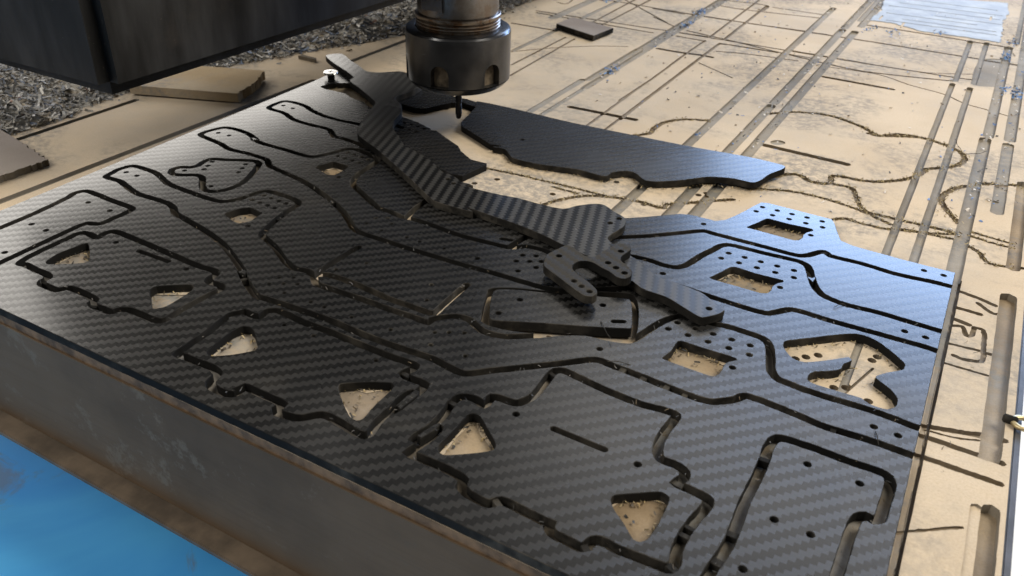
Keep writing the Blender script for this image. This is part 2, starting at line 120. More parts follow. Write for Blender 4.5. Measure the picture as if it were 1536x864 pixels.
CURVES=[
 (1.6,1.0,[(-39.2,446.3),(-34.0,445.5),(-26.7,453.2),(-18.7,455.7),(-10.3,454.3),(-1.8,450.3),(4.3,445.0),(7.0,436.4),(4.4,426.0),(-1.6,418.4),(-7.1,413.6),(-9.1,405.1),(-14.5,394.7),(-23.0,386.2),(-31.3,382.1),(-43.2,380.5),(-42.9,371.6),(-45.3,368.9),(-51.3,368.3),(-57.0,372.5),(-61.3,370.8),(-65.9,364.3)]),
 (1.6,1.0,[(-90.3,446.4),(-80.6,456.2),(-67.9,461.6),(-58.7,461.4),(-44.0,454.3),(-34.1,446.3),(-26.3,450.1),(-14.5,455.1),(-1.8,451.1)]),
 (1.4,1.0,[(-42.0,371.1),(-33.7,371.0),(-29.9,361.9),(-26.0,352.4),(-22.7,349.6),(-13.0,349.3),(1.7,349.5),(12.1,349.1)]),
 (1.2,1.0,[(-72.4,345.1),(-69.0,346.9),(-55.3,352.7),(-40.5,353.0),(-27.0,349.8),(-12.8,343.0)]),
 (1.2,0.8,[(-33.8,334.5),(-30.3,338.1),(-23.3,337.1),(-14.0,337.7),(-3.9,341.5),(10.7,343.1)]),
 (1.0,0.8,[(-11.7,340.1),(2.3,343.7),(10.9,348.3)]),
 (1.0,0.8,[(16.8,353.9),(32.0,351.6)]),
 (1.2,1,[(16.6,340.1),(20.6,336.1),(24.7,329.2),(36.1,332.1)]),
 (1.0,1,[(16.2,350.0),(24.1,348.2),(32.8,347.4)]),
 (1.6,1,[(11.2,359.3),(5.4,370.8),(2.5,378.9),(3.0,387.6),(7.0,397.7),(13.5,405.3),(20.2,411.9),(30.6,416.4)]),
 (1.0,0.8,[(-181.0,300.6),(-163.9,302.2),(-138.7,303.5),(-122.3,303.7),(-112.8,305.9)]),
 (1.4,0.8,[(-140.7,281.4),(-136.4,290.5),(-128.6,299.7),(-118.5,304.2),(-107.5,306.3),(-97.3,306.1),(-97.3,310.0),(-88.6,317.7),(-74.8,330.6)]),
 (0.9,0.7,[(-145.0,299.3),(-133.2,299.1)]),
 (1.6,0.8,[(-139.2,375.8),(-133.9,382.2),(-134.4,390.5),(-133.1,401.8),(-126.2,411.7),(-114.0,417.7)]),
 (2.2,2.0,[(-184.6,395.3),(-147.3,396.8)]),
 (2.4,2.2,[(-80.2,399.9),(-40.7,397.9)]),
 (2.0,0.9,[(-80.0,531.1),(-39.8,530.0)]),
 (1.2,1,[(16.4,300.8),(22.7,299.3),(28.4,297.0)]),
 (1.2,1,[(15.3,288.3),(19.7,288.3),(24.4,288.0)]),
 (1.0,1,[(23.0,295.5),(28.2,291.0),(31.3,292.7)]),
 (1.3,1,[(15.0,280.5),(21.6,278.8)]),
 (1.0,1,[(23.2,278.0),(25.9,277.9),(26.9,265.3),(26.7,258.2),(21.4,256.4),(18.8,257.0)]),
 (1.0,1,[(16.6,275.1),(19.7,276.4),(21.9,271.3),(23.3,277.5)]),
 (1.0,1,[(27.3,263.9),(31.4,263.8)]),
 (0.8,0.8,[(15.4,263.2),(26.8,264.2)]),
 (0.7,0.8,[(14.9,250.8),(15.9,250.9),(31.1,251.0)]),
 (1.3,1.2,[(15.1,215.4),(25.6,218.4),(33.3,221.0),(35.3,220.6)]),
 (0.5,0.5,[(15.3,213.8),(23.7,214.7),(35.1,219.7)]),
 (1.3,1.2,[(14.4,210.7),(35.2,210.2)]),
 (1.3,1.2,[(14.8,201.6),(35.2,201.3)]),
 (0.6,0.6,[(13.7,169.2),(14.7,170.1),(28.0,179.9)]),
 (1.6,1,[(-83.7,672.1),(-79.0,680.2),(16.6,675.5)]),
 (1.6,1,[(-219.7,633.6),(-188.2,631.6),(-76.8,633.2),(22.1,630.8)]),
 (1.2,0.8,[(-185.7,584.6),(-149.9,576.7),(-117.7,568.5),(-63.2,557.5),(-10.2,568.7)]),
 (1.2,0.8,[(-197.8,575.8),(-117.9,575.9),(-66.5,575.6),(-11.1,577.5),(-0.3,578.7)]),
 (1.1,0.8,[(-156.0,566.3),(-117.3,566.9)]),
 (1.1,0.8,[(-155.5,564.6),(-147.7,566.9),(-117.4,567.4)]),
 (1.1,0.8,[(-207.5,575.0),(-198.6,576.0),(-187.8,576.4),(-168.6,577.7)]),
 (1,0.7,[(-151.9,546.1),(-135.4,551.5),(-114.0,554.3),(-101.3,555.7)]),
 (1.2,0.8,[(-186.7,566.4),(-166.1,565.5)]),
 (2.0,1,[(-186.4,529.5),(-170.8,529.5),(-157.0,531.5),(-150.0,531.0)]),
 (1.2,0.8,[(-300.0,571.5),(-204.8,575.1)]),
 (1.2,0.8,[(-297.2,566.3),(-204.1,564.6)]),
 (1.4,0.8,[(-296.8,529.1),(-262.4,529.8)]),
 (0.7,0.5,[(-262.2,466.3),(-250.4,482.4),(-240.1,494.5),(-223.2,510.4),(-204.9,522.2)]),
 (1.2,0.8,[(-280.9,628.6),(-267.7,636.1),(-219.5,633.2)]),
 (0.9,0.6,[(-258.9,645.1),(-242.0,629.9),(-206.0,597.3)]),
 (0.9,0.6,[(-220.2,607.1),(-205.3,595.9),(-195.9,589.2)]),
 (1.2,0.8,[(-230.0,632.0),(-204.3,629.3)]),
 (1.2,0.8,[(-187.9,632.9),(-169.3,632.1),(-155.7,632.0),(-115.3,634.4)]),
 (1.2,0.8,[(-193.0,673.1),(-170.7,671.5),(-114.2,680.7)]),
 (1.1,0.8,[(-190.3,694.0),(-159.8,696.4),(-156.5,677.6)]),
 (1.1,0.8,[(-153.6,693.3),(-115.1,692.8)]),
 (1.1,0.8,[(-111.1,633.6),(-99.8,634.4)]),
 (1,0.7,[(-109.5,577.7),(-87.8,577.4)]),
 (1,0.7,[(-110.1,567.8),(-95.4,567.4)]),
 (1.0,0.8,[(-247.8,442.6),(-248.7,518.3)]),
 (1.0,0.8,[(-237.9,423.9),(-241.8,518.1)]),
 (1.2,0.8,[(-250.2,555.4),(-253.0,649.5)]),
 (1.2,0.8,[(-241.7,552.2),(-242.6,657.3)]),
 (1.1,0.8,[(-166.8,577.2),(-169.6,712.0)]),
 (1.4,0.8,[(-156.5,577.6),(-158.8,696.2)]),
 (1.0,0.7,[(-166.4,420.1),(-165.7,468.9),(-166.7,524.6),(-166.6,566.9)]),
 (1.3,0.8,[(-154.3,392.3),(-155.0,441.7),(-156.0,544.7),(-156.0,566.0)]),
 (1.0,0.6,[(-164.8,374.4),(-165.8,448.8)]),
 (1.0,0.6,[(-154.6,375.4),(-155.3,435.9)]),
 (0.6,0.4,[(-153.4,514.6),(-126.0,496.4)]),
 (0.7,0.5,[(-81.7,554.1),(-51.7,555.7),(-32.2,544.9),(-12.2,537.7),(-1.2,527.2),(11.7,522.2),(22.3,517.8)]),
 (1.2,0.8,[(6.6,632.1),(25.6,631.6)]),
 (1.0,0.8,[(-299.3,605.5),(-291.7,604.2),(-293.3,619.3)]),
 (1.0,0.8,[(16.1,215.8),(23.5,217.7),(29.5,218.9)]),
 (0.6,0.5,[(-83.4,578.1),(-44.5,575.8),(-24.5,579.0),(-0.7,592.1)]),
]
BEDHOLES=[(-169.6,292.9),(-142.1,292.9),(-124.1,319.4),(-175.7,283.9),(-88.9,326.5),(-86.6,330.1),(-105.3,304.8),(-239.8,356.3),(-237.6,355.0),(-239.0,360.5),(-21.2,231.0),(-18.1,234.0),(-23.8,228.3),(-13.2,216.7),(-10.4,219.7),(-7.4,222.7),(-0.4,218.5),(-1.9,243.0),(-3.0,240.2)]
POCKET=[(-79.0,406.1),(-77.7,409.2),(-75.5,410.7),(-72.7,409.8),(-72.3,406.8),(-74.5,403.7),(-77.4,403.3)]
STAIN=[(0.5,630.2),(13.4,639.3),(15.0,573.5),(9.5,569.8),(0.2,567.3)]
FILM=[(-82.7,775.5),(-81.3,805.5),(6.2,827.9),(9.6,790.4),(6.8,755.6),(8.6,708.4),(8.5,684.5),(-12.9,686.0),(-44.1,684.6),(-65.2,697.2),(-80.9,695.4),(-79.6,720.4),(-79.2,737.6)]
BLOCK=[(-389.3,277.7),(-331.3,300.2)]
CHIPB=[(-263.4,532.7),(-228.5,519.2),(-225.7,545.5),(-262.3,556.3)]
SCRAP=[(-410.7,211.7),(-390.6,208.0),(-367.9,203.6),(-340.5,197.3),(-341.5,176.1),(-342.6,163.6)]
SMALLSCRAP=[(-360.0,377.9),(-346.1,377.8),(-348.1,380.6),(-359.3,381.2)]
SCREW=[(-314.2,354.2)]
EYE=[(35.9,229.9),(38.5,231.6)]
HAIR=[
 [(-81.7,208.9),(-79.2,205.9),(-74.6,201.6)],
 [(-71.6,191.8),(-68.3,193.2),(-65.0,194.2)],
 [(3.6,201.3),(4.5,198.6),(5.3,196.3)],
 [(-19.3,259.6),(-16.7,263.8),(-15.3,262.2)],
 [(-58.6,332.2),(-54.0,329.3),(-47.4,328.5)],
 [(0.2,462.0),(4.8,445.7),(8.1,443.9),(15.2,452.6)],
]

# ------------------------------------------------------------------ node helpers
class NT:
    def __init__(self, name):
        self.m = bpy.data.materials.new(name)
        self.m.use_nodes = True
        self.t = self.m.node_tree
        self.b = self.t.nodes['Principled BSDF']
    def n(self, typ, **kw):
        nd = self.t.nodes.new(typ)
        for k, v in kw.items():
            if k == 'inp':
                for i, x in v.items():
                    self.put(nd.inputs[i], x)
            else:
                setattr(nd, k, v)
        return nd
    def put(self, sock, x):
        if isinstance(x, bpy.types.NodeSocket):
            self.t.links.new(x, sock)
        else:
            sock.default_value = x
    def math(self, op, a, b=None, c=None):
        nd = self.n('ShaderNodeMath', operation=op)
        self.put(nd.inputs[0], a)
        if b is not None: self.put(nd.inputs[1], b)
        if c is not None: self.put(nd.inputs[2], c)
        return nd.outputs[0]
    def mixf(self, f, a, b):
        nd = self.n('ShaderNodeMix', data_type='FLOAT')
        self.put(nd.inputs[0], f); self.put(nd.inputs[2], a); self.put(nd.inputs[3], b)
        return nd.outputs[0]
    def mixc(self, f, a, b, blend='MIX'):
        nd = self.n('ShaderNodeMix', data_type='RGBA', blend_type=blend)
        self.put(nd.inputs[0], f)
        self.put(nd.inputs[6], a if isinstance(a, bpy.types.NodeSocket) else (*a, 1))
        self.put(nd.inputs[7], b if isinstance(b, bpy.types.NodeSocket) else (*b, 1))
        return nd.outputs[2]
    def vec(self, x, y, z):
        nd = self.n('ShaderNodeCombineXYZ')
        for i, v in enumerate((x, y, z)): self.put(nd.inputs[i], v)
        return nd.outputs[0]
    def coord(self):
        return self.n('ShaderNodeTexCoord').outputs['Object']
    def noise(self, scale, detail=3, rough=0.55, vec=None, dist=0.0):
        nd = self.n('ShaderNodeTexNoise')
        nd.inputs['Scale'].default_value = scale
        nd.inputs['Detail'].default_value = detail
        nd.inputs['Roughness'].default_value = rough
        nd.inputs['Distortion'].default_value = dist
        self.t.links.new(vec if vec is not None else self.coord(), nd.inputs['Vector'])
        return nd.outputs['Fac']
    def ramp(self, f, a, b, lo=0.0, hi=1.0):
        nd = self.n('ShaderNodeMapRange')
        nd.interpolation_type = 'SMOOTHSTEP'
        self.put(nd.inputs[0], f)
        nd.inputs[1].default_value = a; nd.inputs[2].default_value = b
        nd.inputs[3].default_value = lo; nd.inputs[4].default_value = hi
        return nd.outputs[0]
    def bump(self, h, strength, dist):
        nd = self.n('ShaderNodeBump')
        nd.inputs['Strength'].default_value = strength
        nd.inputs['Distance'].default_value = dist
        self.t.links.new(h, nd.inputs['Height'])
        return nd.outputs[0]
    def set(self, **kw):
        for k, v in kw.items():
            self.put(self.b.inputs[k.replace('_', ' ')], v)
        return self

def carbon(name, flip=False, ang=0.0, dusty=0.0, swap=False, coat=0.9):
    """2x2 twill of 1.5 mm tows under satin resin: fibres run along x or y, so they catch the light differently"""
    g = NT(name)
    sep = g.n('ShaderNodeSeparateXYZ')
    rm = g.n('ShaderNodeMapping'); rm.inputs['Rotation'].default_value = (0, 0, -ang)
    g.t.links.new(g.coord(), rm.inputs[0])
    g.t.links.new(rm.outputs[0], sep.inputs[0])
    ca, sa = math.cos(ang), math.sin(ang)
    w = 1.5 * MM
    wob = g.math('MULTIPLY', g.math('SUBTRACT', g.noise(60, 2), 0.5), 0.5)
    u = g.math('ADD', g.math('DIVIDE', sep.outputs[0], w), wob)
    v = g.math('ADD', g.math('DIVIDE', sep.outputs[1], w if not flip else -w), wob)
    i = g.math('FLOOR', u); j = g.math('FLOOR', v)
    fu = g.math('FRACT', u); fv = g.math('FRACT', v)
    over = g.math('LESS_THAN', g.math('FLOORED_MODULO', g.math('SUBTRACT', j, i), 4.0), 1.99)   # 1: tow along y on top
    p1 = g.math('FLOORED_MODULO', g.math('SUBTRACT', v, i), 4.0)
    p2 = g.math('SUBTRACT', g.math('FLOORED_MODULO', g.math('SUBTRACT', u, j), 4.0), 1.0)
    across = g.math('SUBTRACT', g.mixf(over, fv, fu), 0.5)
    along = g.math('SUBTRACT', g.mixf(over, p2, p1), 1.0)
    ta = g.math('MULTIPLY', across, 0.05)
    tl = g.math('MULTIPLY', along, 0.035)
    s = -1.0 if flip else 1.0
    tx = g.mixf(over, tl, ta)
    ty = g.math('MULTIPLY', g.mixf(over, ta, tl), s)
    geo = g.n('ShaderNodeNewGeometry')
    add = g.n('ShaderNodeVectorMath', operation='ADD')
    g.t.links.new(geo.outputs['Normal'], add.inputs[0])
    def turn(x, y):
        return g.vec(g.math('SUBTRACT', g.math('MULTIPLY', x, ca), g.math('MULTIPLY', y, sa)), g.math('ADD', g.math('MULTIPLY', x, sa), g.math('MULTIPLY', y, ca)), 0.0)
    g.t.links.new(turn(tx, ty), add.inputs[1])
    nrm = g.n('ShaderNodeVectorMath', operation='NORMALIZE')
    g.t.links.new(add.outputs[0], nrm.inputs[0])
    # fine fibre streaks along each tow
    mp1 = g.n('ShaderNodeMapping'); mp1.inputs['Scale'].default_value = (9000, 500, 1)
    mp2 = g.n('ShaderNodeMapping'); mp2.inputs['Scale'].default_value = (500, 9000, 1)
    c = rm.outputs[0]
    g.t.links.new(c, mp1.inputs[0]); g.t.links.new(c, mp2.inputs[0])
    streak = g.mixf(over, g.noise(1, 1, vec=mp2.outputs[0]), g.noise(1, 1, vec=mp1.outputs[0]))
    edge = g.ramp(g.math('ABSOLUTE', across), 0.36, 0.5)
    pale = g.mixc(streak, (0.0065, 0.0063, 0.0061), (0.020, 0.0193, 0.0187))
    deep = g.mixc(streak, (0.002, 0.002, 0.002), (0.007, 0.007, 0.007))
    base = g.mixc(over, deep, pale) if swap else g.mixc(over, pale, deep)
    base = g.mixc(g.math('MULTIPLY', edge, 0.6), base, (0.008, 0.008, 0.008))
    dust = g.ramp(g.noise(10, 6, 0.66, dist=0.9), 0.56, 0.74, dusty, 0.12 + dusty)
    speck = g.ramp(g.noise(1500, 2, 0.6), 0.73, 0.80, 0.0, 0.22)
    base = g.mixc(g.math('ADD', dust, speck), base, (0.13, 0.118, 0.098))
    rough = g.math('ADD', g.mixf(streak, 0.36, 0.48), g.math('MULTIPLY', dust, 0.8))
    g.set(Base_Color=base, Roughness=rough, Anisotropic=0.92, Normal=nrm.outputs[0],
          Tangent=turn(over, g.math('SUBTRACT', 1.0, over)), Specular_IOR_Level=g.mixf(over, 0.07, 0.25) if swap else g.mixf(over, 0.19, 0.03),
          Coat_Weight=coat, Coat_Roughness=g.math('ADD', 0.20, g.math('MULTIPLY', g.noise(45, 4), 0.12)))
    return g.m

def carbon_edge():
    g = NT('carbon_cut_edge')
    mp = g.n('ShaderNodeMapping'); mp.inputs['Scale'].default_value = (1, 1, 14)
    g.t.links.new(g.coord(), mp.inputs[0])
    f = g.noise(420, 3, vec=mp.outputs[0])
    dustf = g.math('MULTIPLY', g.ramp(g.noise(130, 4, 0.7), 0.40, 0.66, 0.1, 0.6), g.ramp(g.noise(13, 3, 0.6), 0.44, 0.60))
    col = g.mixc(dustf, g.mixc(f, (0.004, 0.004, 0.004), (0.020, 0.0195, 0.019)), (0.10, 0.09, 0.075))
    g.set(Base_Color=col, Roughness=0.85, Specular_IOR_Level=0.08, Normal=g.bump(f, 0.3, 0.0002))
    return g.m

def mdf(name, c1, c2, dirt=1.0):
    g = NT(name)
    fine = g.noise(1400, 4, 0.7)
    mid = g.noise(120, 5, 0.65)
    big = g.noise(14, 4, 0.55)
    col = g.mixc(g.ramp(big, 0.3, 0.7), c1, c2)
    col = g.mixc(g.ramp(fine, 0.35, 0.75, 0.0, 0.30), col, (c1[0]*0.55, c1[1]*0.5, c1[2]*0.45))
    smear = g.math('MULTIPLY', g.ramp(g.noise(11, 7, 0.66, dist=0.5), 0.45, 0.60), g.ramp(g.noise(260, 5, 0.75), 0.36, 0.62))
    col = g.mixc(g.math('MULTIPLY', smear, 0.72 * dirt), col, (0.14, 0.135, 0.125))
    veil = g.math('MULTIPLY', g.ramp(g.noise(6, 5, 0.6), 0.40, 0.62), g.ramp(mid, 0.25, 0.7, 0.5, 1.0))
    col = g.mixc(g.math('MULTIPLY', veil, 0.34 * dirt), col, (0.34, 0.325, 0.305))
    g.set(Base_Color=col, Roughness=0.86, Specular_IOR_Level=0.2, Normal=g.bump(g.math('ADD', fine, mid), 0.35, 0.0004))
    return g.m

def plain(name, col, rough=0.5, metal=0.0, var=0.25, scale=60, bump=0.15, bd=0.0003, **kw):
    g = NT(name)
    f = g.noise(scale, 5, 0.65)
    g.set(Base_Color=g.mixc(g.ramp(f, 0.3, 0.7), tuple(c*(1-var) for c in col), tuple(min(1, c*(1+var)) for c in col)),
          Roughness=g.math('ADD', rough - 0.08, g.math('MULTIPLY', g.noise(scale*3, 4), 0.16)), Metallic=metal,
          Normal=g.bump(g.noise(scale*8, 4, 0.7), bump, bd), **kw)
    return g.m

M_CARBON = carbon('carbon_twill')
M_CARBON_B = carbon('carbon_twill_turned_over', True, math.radians(-27), swap=True, coat=0.7)
M_CARBON_C = carbon('dusty_carbon_twill', True, math.radians(20), 0.22, coat=0.12)
M_EDGE = carbon_edge()
M_MDF = mdf('spoilboard_mdf', (0.49, 0.39, 0.27), (0.58, 0.475, 0.345))
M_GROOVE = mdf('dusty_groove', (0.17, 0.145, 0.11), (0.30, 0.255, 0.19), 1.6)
M_CUT = mdf('scorched_cut', (0.13, 0.09, 0.05), (0.22, 0.16, 0.09), 1.0)
M_UNDER = mdf('dirty_shaded_mdf', (0.15, 0.105, 0.06), (0.40, 0.30, 0.18), 1.6)  # brown dirt, with the shade of the sheet's holes painted into its colour
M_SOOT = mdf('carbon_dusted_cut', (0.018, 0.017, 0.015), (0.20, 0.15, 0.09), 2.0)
M_SCRAP = mdf('mdf_scrap', (0.31, 0.225, 0.12), (0.41, 0.31, 0.18), 1.3)
M_GREYSCRAP = mdf('grey_laminate_scrap', (0.20, 0.17, 0.15), (0.25, 0.215, 0.19), 0.6)
M_FUZZ = mdf('broken_fibre_edge', (0.07, 0.055, 0.035), (0.12, 0.095, 0.06), 1.0)

M_LIP = plain('weathered_edge', (0.15, 0.088, 0.045), 0.85, 0.0, 0.55, 170)

def link(name, me, parent=None, mats=()):
    o = bpy.data.objects.new(name, me)
    scn.collection.objects.link(o)
    for m in mats: me.materials.append(m)
    if parent is not None: o.parent = parent
    return o

def tag(o, label, cat, group=None):
    o['label'] = label; o['category'] = cat
    if group: o['group'] = group
    return o

def empty(name, loc_mm, label, cat):
    o = bpy.data.objects.new(name, None)
    o.empty_display_size = 0.02
    scn.collection.objects.link(o)
    o.location = Vector(loc_mm) * MM
    return tag(o, label, cat)

# ------------------------------------------------------------------ 2-D geometry
def smooth(pts, closed, step=1.2, tight=0.5):
    """Catmull-Rom through the traced points, resampled"""
    n = len(pts); out = []
    P = [Vector(p) for p in pts]
    for k in range(n if closed else n - 1):
        a, b = P[k], P[(k + 1) % n]
        pa = P[(k - 1) % n] if (closed or k > 0) else a
        pb = P[(k + 2) % n] if (closed or k + 2 < n) else b
        L = (b - a).length
        m1 = (b - pa); m2 = (pb - a)
        m1 = m1.normalized() * L * tight * 1.6 if m1.length else m1
        m2 = m2.normalized() * L * tight * 1.6 if m2.length else m2
        c = max(1, int(round(L / step)))
        for q in range(c):
            t = q / c; t2 = t*t; t3 = t2*t
            out.append((2*t3-3*t2+1)*a + (t3-2*t2+t)*m1 + (-2*t3+3*t2)*b + (t3-t2)*m2)
    if not closed: out.append(P[-1])
    return out

def stroke(pts, w, closed=False, jit=0.0):
    """list of closed outlines covering a cut of width w along pts"""
    n = len(pts); L = []; R = []
    for k in range(n):
        a = pts[k-1] if (closed or k > 0) else pts[k]
        b = pts[(k+1) % n] if (closed or k + 1 < n) else pts[k]
        d1 = (pts[k]-a); d2 = (b-pts[k])
        d1 = d1.normalized() if d1.length > 1e-6 else d2.normalized()
        d2 = d2.normalized() if d2.length > 1e-6 else d1
        t = (d1 + d2)
        t = t.normalized() if t.length > 1e-6 else d1
        nrm = Vector((-t.y, t.x))
        sc = 1.0 / max(0.75, abs(nrm.dot(Vector((-d1.y, d1.x)))))
        h = w * 0.5 * sc
        L.append(pts[k] + nrm * (h + random.uniform(-jit, jit)))
        R.append(pts[k] - nrm * (h + random.uniform(-jit, jit)))
    if closed:
        return ('ring', L, R)
    def cap(c, d):
        a0 = math.atan2(d.y, d.x)
        return [c + Vector((math.cos(a0 + s), math.sin(a0 + s))) * w * 0.5 for s in (math.pi/3, 0, -math.pi/3)]
    end = cap(pts[-1], (pts[-1]-pts[-2]).normalized())
    beg = cap(pts[0], (pts[0]-pts[1]).normalized())
    return ('poly', L + end + R[::-1] + beg)

def circle(c, r, n=14):
    return [Vector((c[0] + r*math.cos(2*math.pi*k/n), c[1] + r*math.sin(2*math.pi*k/n))) for k in range(n)]

def inside(px, py, poly):
    """winding-number test, vectorised over points"""
    P = np.array([(p[0], p[1]) for p in poly]); res = np.zeros(len(px), int)
    x0, y0 = P.min(0); x1, y1 = P.max(0)
    sel = np.nonzero((px >= x0) & (px <= x1) & (py >= y0) & (py <= y1))[0]
    if len(sel) == 0: return res != 0
    X = px[sel]; Y = py[sel]; wn = np.zeros(len(sel), int)
    for k in range(len(P)):
        ax, ay = P[k-1]; bx, by = P[k]
        cr = (bx-ax)*(Y-ay) - (X-ax)*(by-ay)
        wn += ((ay <= Y) & (by > Y) & (cr > 0)).astype(int) - ((ay > Y) & (by <= Y) & (cr < 0)).astype(int)
    res[sel] = wn
    return res != 0

def shape_inside(px, py, sh):
    if sh[0] == 'poly': return inside(px, py, sh[1])
    a = inside(px, py, sh[1]); b = inside(px, py, sh[2])
    return a ^ b

def cdt(loops, extra_edges=()):
    V = []; E = []
    for lp in loops:
        b = len(V); V += [Vector((p[0], p[1])) for p in lp]
        E += [(b+k, b+(k+1) % len(lp)) for k in range(len(lp))]
    for a, c in extra_edges:
        b = len(V); V += [Vector(a), Vector(c)]; E.append((b, b+1))
    v, e, f, *_ = delaunay_2d_cdt(V, E, [], 0, 1e-4)
    f = [tuple(t) for t in f if len(t) == 3]
    return v, f

def tri_centres(v, f):
    A = np.array([(p.x, p.y) for p in v]); T = np.array(f)
    c = A[T].mean(1)
    return c[:, 0], c[:, 1]

def slab(name, v, tris, z0, z1, parent, mats, origin, top_mat=0, wall_mat=1, cham=0.16):
    """extrude a set of triangles from z0 to z1 (mm) with walls along its border"""
    used = sorted({i for t in tris for i in t}); idx = {k: q for q, k in enumerate(used)}; n = len(used)
    ox, oy, oz = origin
    F = []; mi = []; edges = {}
    for a, b, c in tris:
        if (v[b]-v[a]).cross(v[c]-v[a]) < 0: b, c = c, b
        F.append((idx[a], idx[b], idx[c])); mi.append(top_mat)
        F.append((idx[a]+n, idx[c]+n, idx[b]+n)); mi.append(wall_mat)
        for p, q in ((a, b), (b, c), (c, a)): edges[(p, q)] = edges.get((p, q), 0) + 1
    # a fine chamfer runs round every cut edge
    ins = {}
    for (p, q) in edges:
        if (q, p) not in edges:
            d = (v[q]-v[p]); d = d.normalized() if d.length else d
            nn = Vector((-d.y, d.x))
            ins[p] = ins.get(p, Vector((0, 0))) + nn; ins[q] = ins.get(q, Vector((0, 0))) + nn
    def top(k):
        if k in ins and ins[k].length > 1e-6: return v[k] + ins[k].normalized()*cham
        return v[k]
    co = []
    for k in used:
        t_ = top(k); co.append(((t_.x-ox)*MM, (t_.y-oy)*MM, (z1-oz)*MM))
    co += [((v[k].x-ox)*MM, (v[k].y-oy)*MM, (z0-oz)*MM) for k in used]
    rim = {k: 2*n + q for q, k in enumerate(ins)}
    co += [((v[k].x-ox)*MM, (v[k].y-oy)*MM, (z1-cham-oz)*MM) for k in ins]
    for (p, q) in edges:
        if (q, p) not in edges:
            F.append((idx[p]+n, idx[q]+n, rim[q], rim[p])); mi.append(wall_mat)
            F.append((rim[p], rim[q], idx[q], idx[p])); mi.append(wall_mat)
    me = bpy.data.meshes.new(name)
    me.from_pydata(co, [], F); me.update()
    o = link(name, me, parent, mats)
    me.polygons.foreach_set('material_index', mi)
    return o

def piece(name, outline, holes, z0, z1, mats, label, cat, jit=0.03, slots=()):
    """one loose flat piece with its holes"""
    out = smooth(outline, True, 1.0)
    out = [p + Vector((random.uniform(-jit, jit), random.uniform(-jit, jit))) for p in out]
    hs = [('poly', circle(h, 1.05)) for h in holes] + [stroke([Vector(a), Vector(b)], 1.8) for a, b in slots]
    v, f = cdt([out] + [h[1] for h in hs])
    X, Y = tri_centres(v, f)
    ok = inside(X, Y, out)
    for h in hs: ok &= ~shape_inside(X, Y, h)
    cx = sum(p.x for p in out)/len(out); cy = sum(p.y for p in out)/len(out)
    o = slab(name, v, [t for t, k in zip(f, ok) if k], z0, z1, None, mats, (cx, cy, z0))
    o.location = Vector((cx, cy, z0)) * MM
    return tag(o, label, cat)

# ------------------------------------------------------------------ spoilboard: every groove and old cut is a real recess
BX0, BX1, BY0, BY1 = -620.0, 37.2, 115.5, 1500.0
cuts = []            # (shape, depth, material index)
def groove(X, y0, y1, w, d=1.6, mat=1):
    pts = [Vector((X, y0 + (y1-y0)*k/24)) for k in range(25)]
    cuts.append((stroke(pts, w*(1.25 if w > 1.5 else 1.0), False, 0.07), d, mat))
groove(-199, 345, 441, 3.4, .7); groove(-196.5, 443, 520, 3.6); groove(-196, 522, 700, 3.6)
groove(-191.5, 345, 430, 2.6, .7); groove(-191.5, 428, 600, 3.8); groove(-192, 603, 705, 3.4)
groove(-112.5, 255, 720, 4.0); groove(-93, 240, 460, 4.2); groove(-92.8, 465, 655, 4.4); groove(-92.5, 660, 900, 4.4)
groove(-84, 240, 655, 4.4); groove(-83, 672, 1000, 4.4)
groove(-10.5, 300, 563, 2.6); groove(-9.6, 570, 678, 2.8)
groove(-0.5, 300, 560, 2.8); groove(0.6, 570, 680, 2.8)
groove(13.6, 250, 472, 4.6); groove(14.6, 477, 676, 4.4)
groove(24.5, 477, 800, 4.6); groove(24.2, 380, 470, 4.4, .9)
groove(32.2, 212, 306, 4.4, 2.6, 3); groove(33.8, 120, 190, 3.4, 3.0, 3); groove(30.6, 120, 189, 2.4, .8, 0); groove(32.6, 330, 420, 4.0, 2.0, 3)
groove(19.0, 690, 900, 3.0); groove(-86, 690, 900, 5, .8)
groove(-325.5, 120, 352, 3.4, 1.4); groove(-331.5, 380, 640, 3.2, 1.4)
groove(-379.5, 209, 275, 3.0, 1.4); groove(-280, 560, 760, 6, .9); groove(-262, 470, 700, 3, .7)
groove(16.4, 100, 309, 0.9, 2.2, 2); groove(15.2, 100, 309, 1.4, .3, 3)
for q, (w, d, pts) in enumerate(CURVES):
    cuts.append((stroke(smooth(pts, False, 1.0), w*(1.75 if q < 14 else 1.7), False, 0.30 if q < 14 else 0.15), d*1.2, 2))
for h in BEDHOLES: cuts.append((('poly', circle(h, 1.4, 10)), 2.2, 2))
cuts.append((('poly', smooth(POCKET, True)), .7, 1))
cuts.append((('poly', smooth(STAIN, True, 4)), .35, 1))
# cuts the tool left in the board below the sheet
for k, (cl, pts) in KERFS.items():
    run = []
    for p in smooth(pts, True, 2.0) + [None]:
        if p is not None and p.x < 12.5: run.append(p)
        else:
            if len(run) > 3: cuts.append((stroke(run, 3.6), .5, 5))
            run = []
for k, pts in HOLEPOLYS.items():  # hole floors: dirt plus painted-in shade
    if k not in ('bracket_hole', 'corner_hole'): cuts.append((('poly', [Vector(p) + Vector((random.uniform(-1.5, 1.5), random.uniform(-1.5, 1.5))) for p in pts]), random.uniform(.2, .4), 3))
cuts.append((stroke([Vector((-110, 268)), Vector((-20, 271))], 1.4), 1.2, 2))
cuts.append((stroke([Vector((-95, 198.5)), Vector((-30, 199.5))], 1.2), 1.2, 2))
cuts.append((stroke([Vector((-8, 200)), Vector((-8, 262))], 2.4), .8, 1))
cuts.append((stroke([Vector((-14, 195)), Vector((-2, 236))], .9), 1.0, 2))
board = [Vector(p) for p in ((BX0, BY0), (BX1, BY0), (BX1, BY1), (BX0, BY1))]
loops = [board]
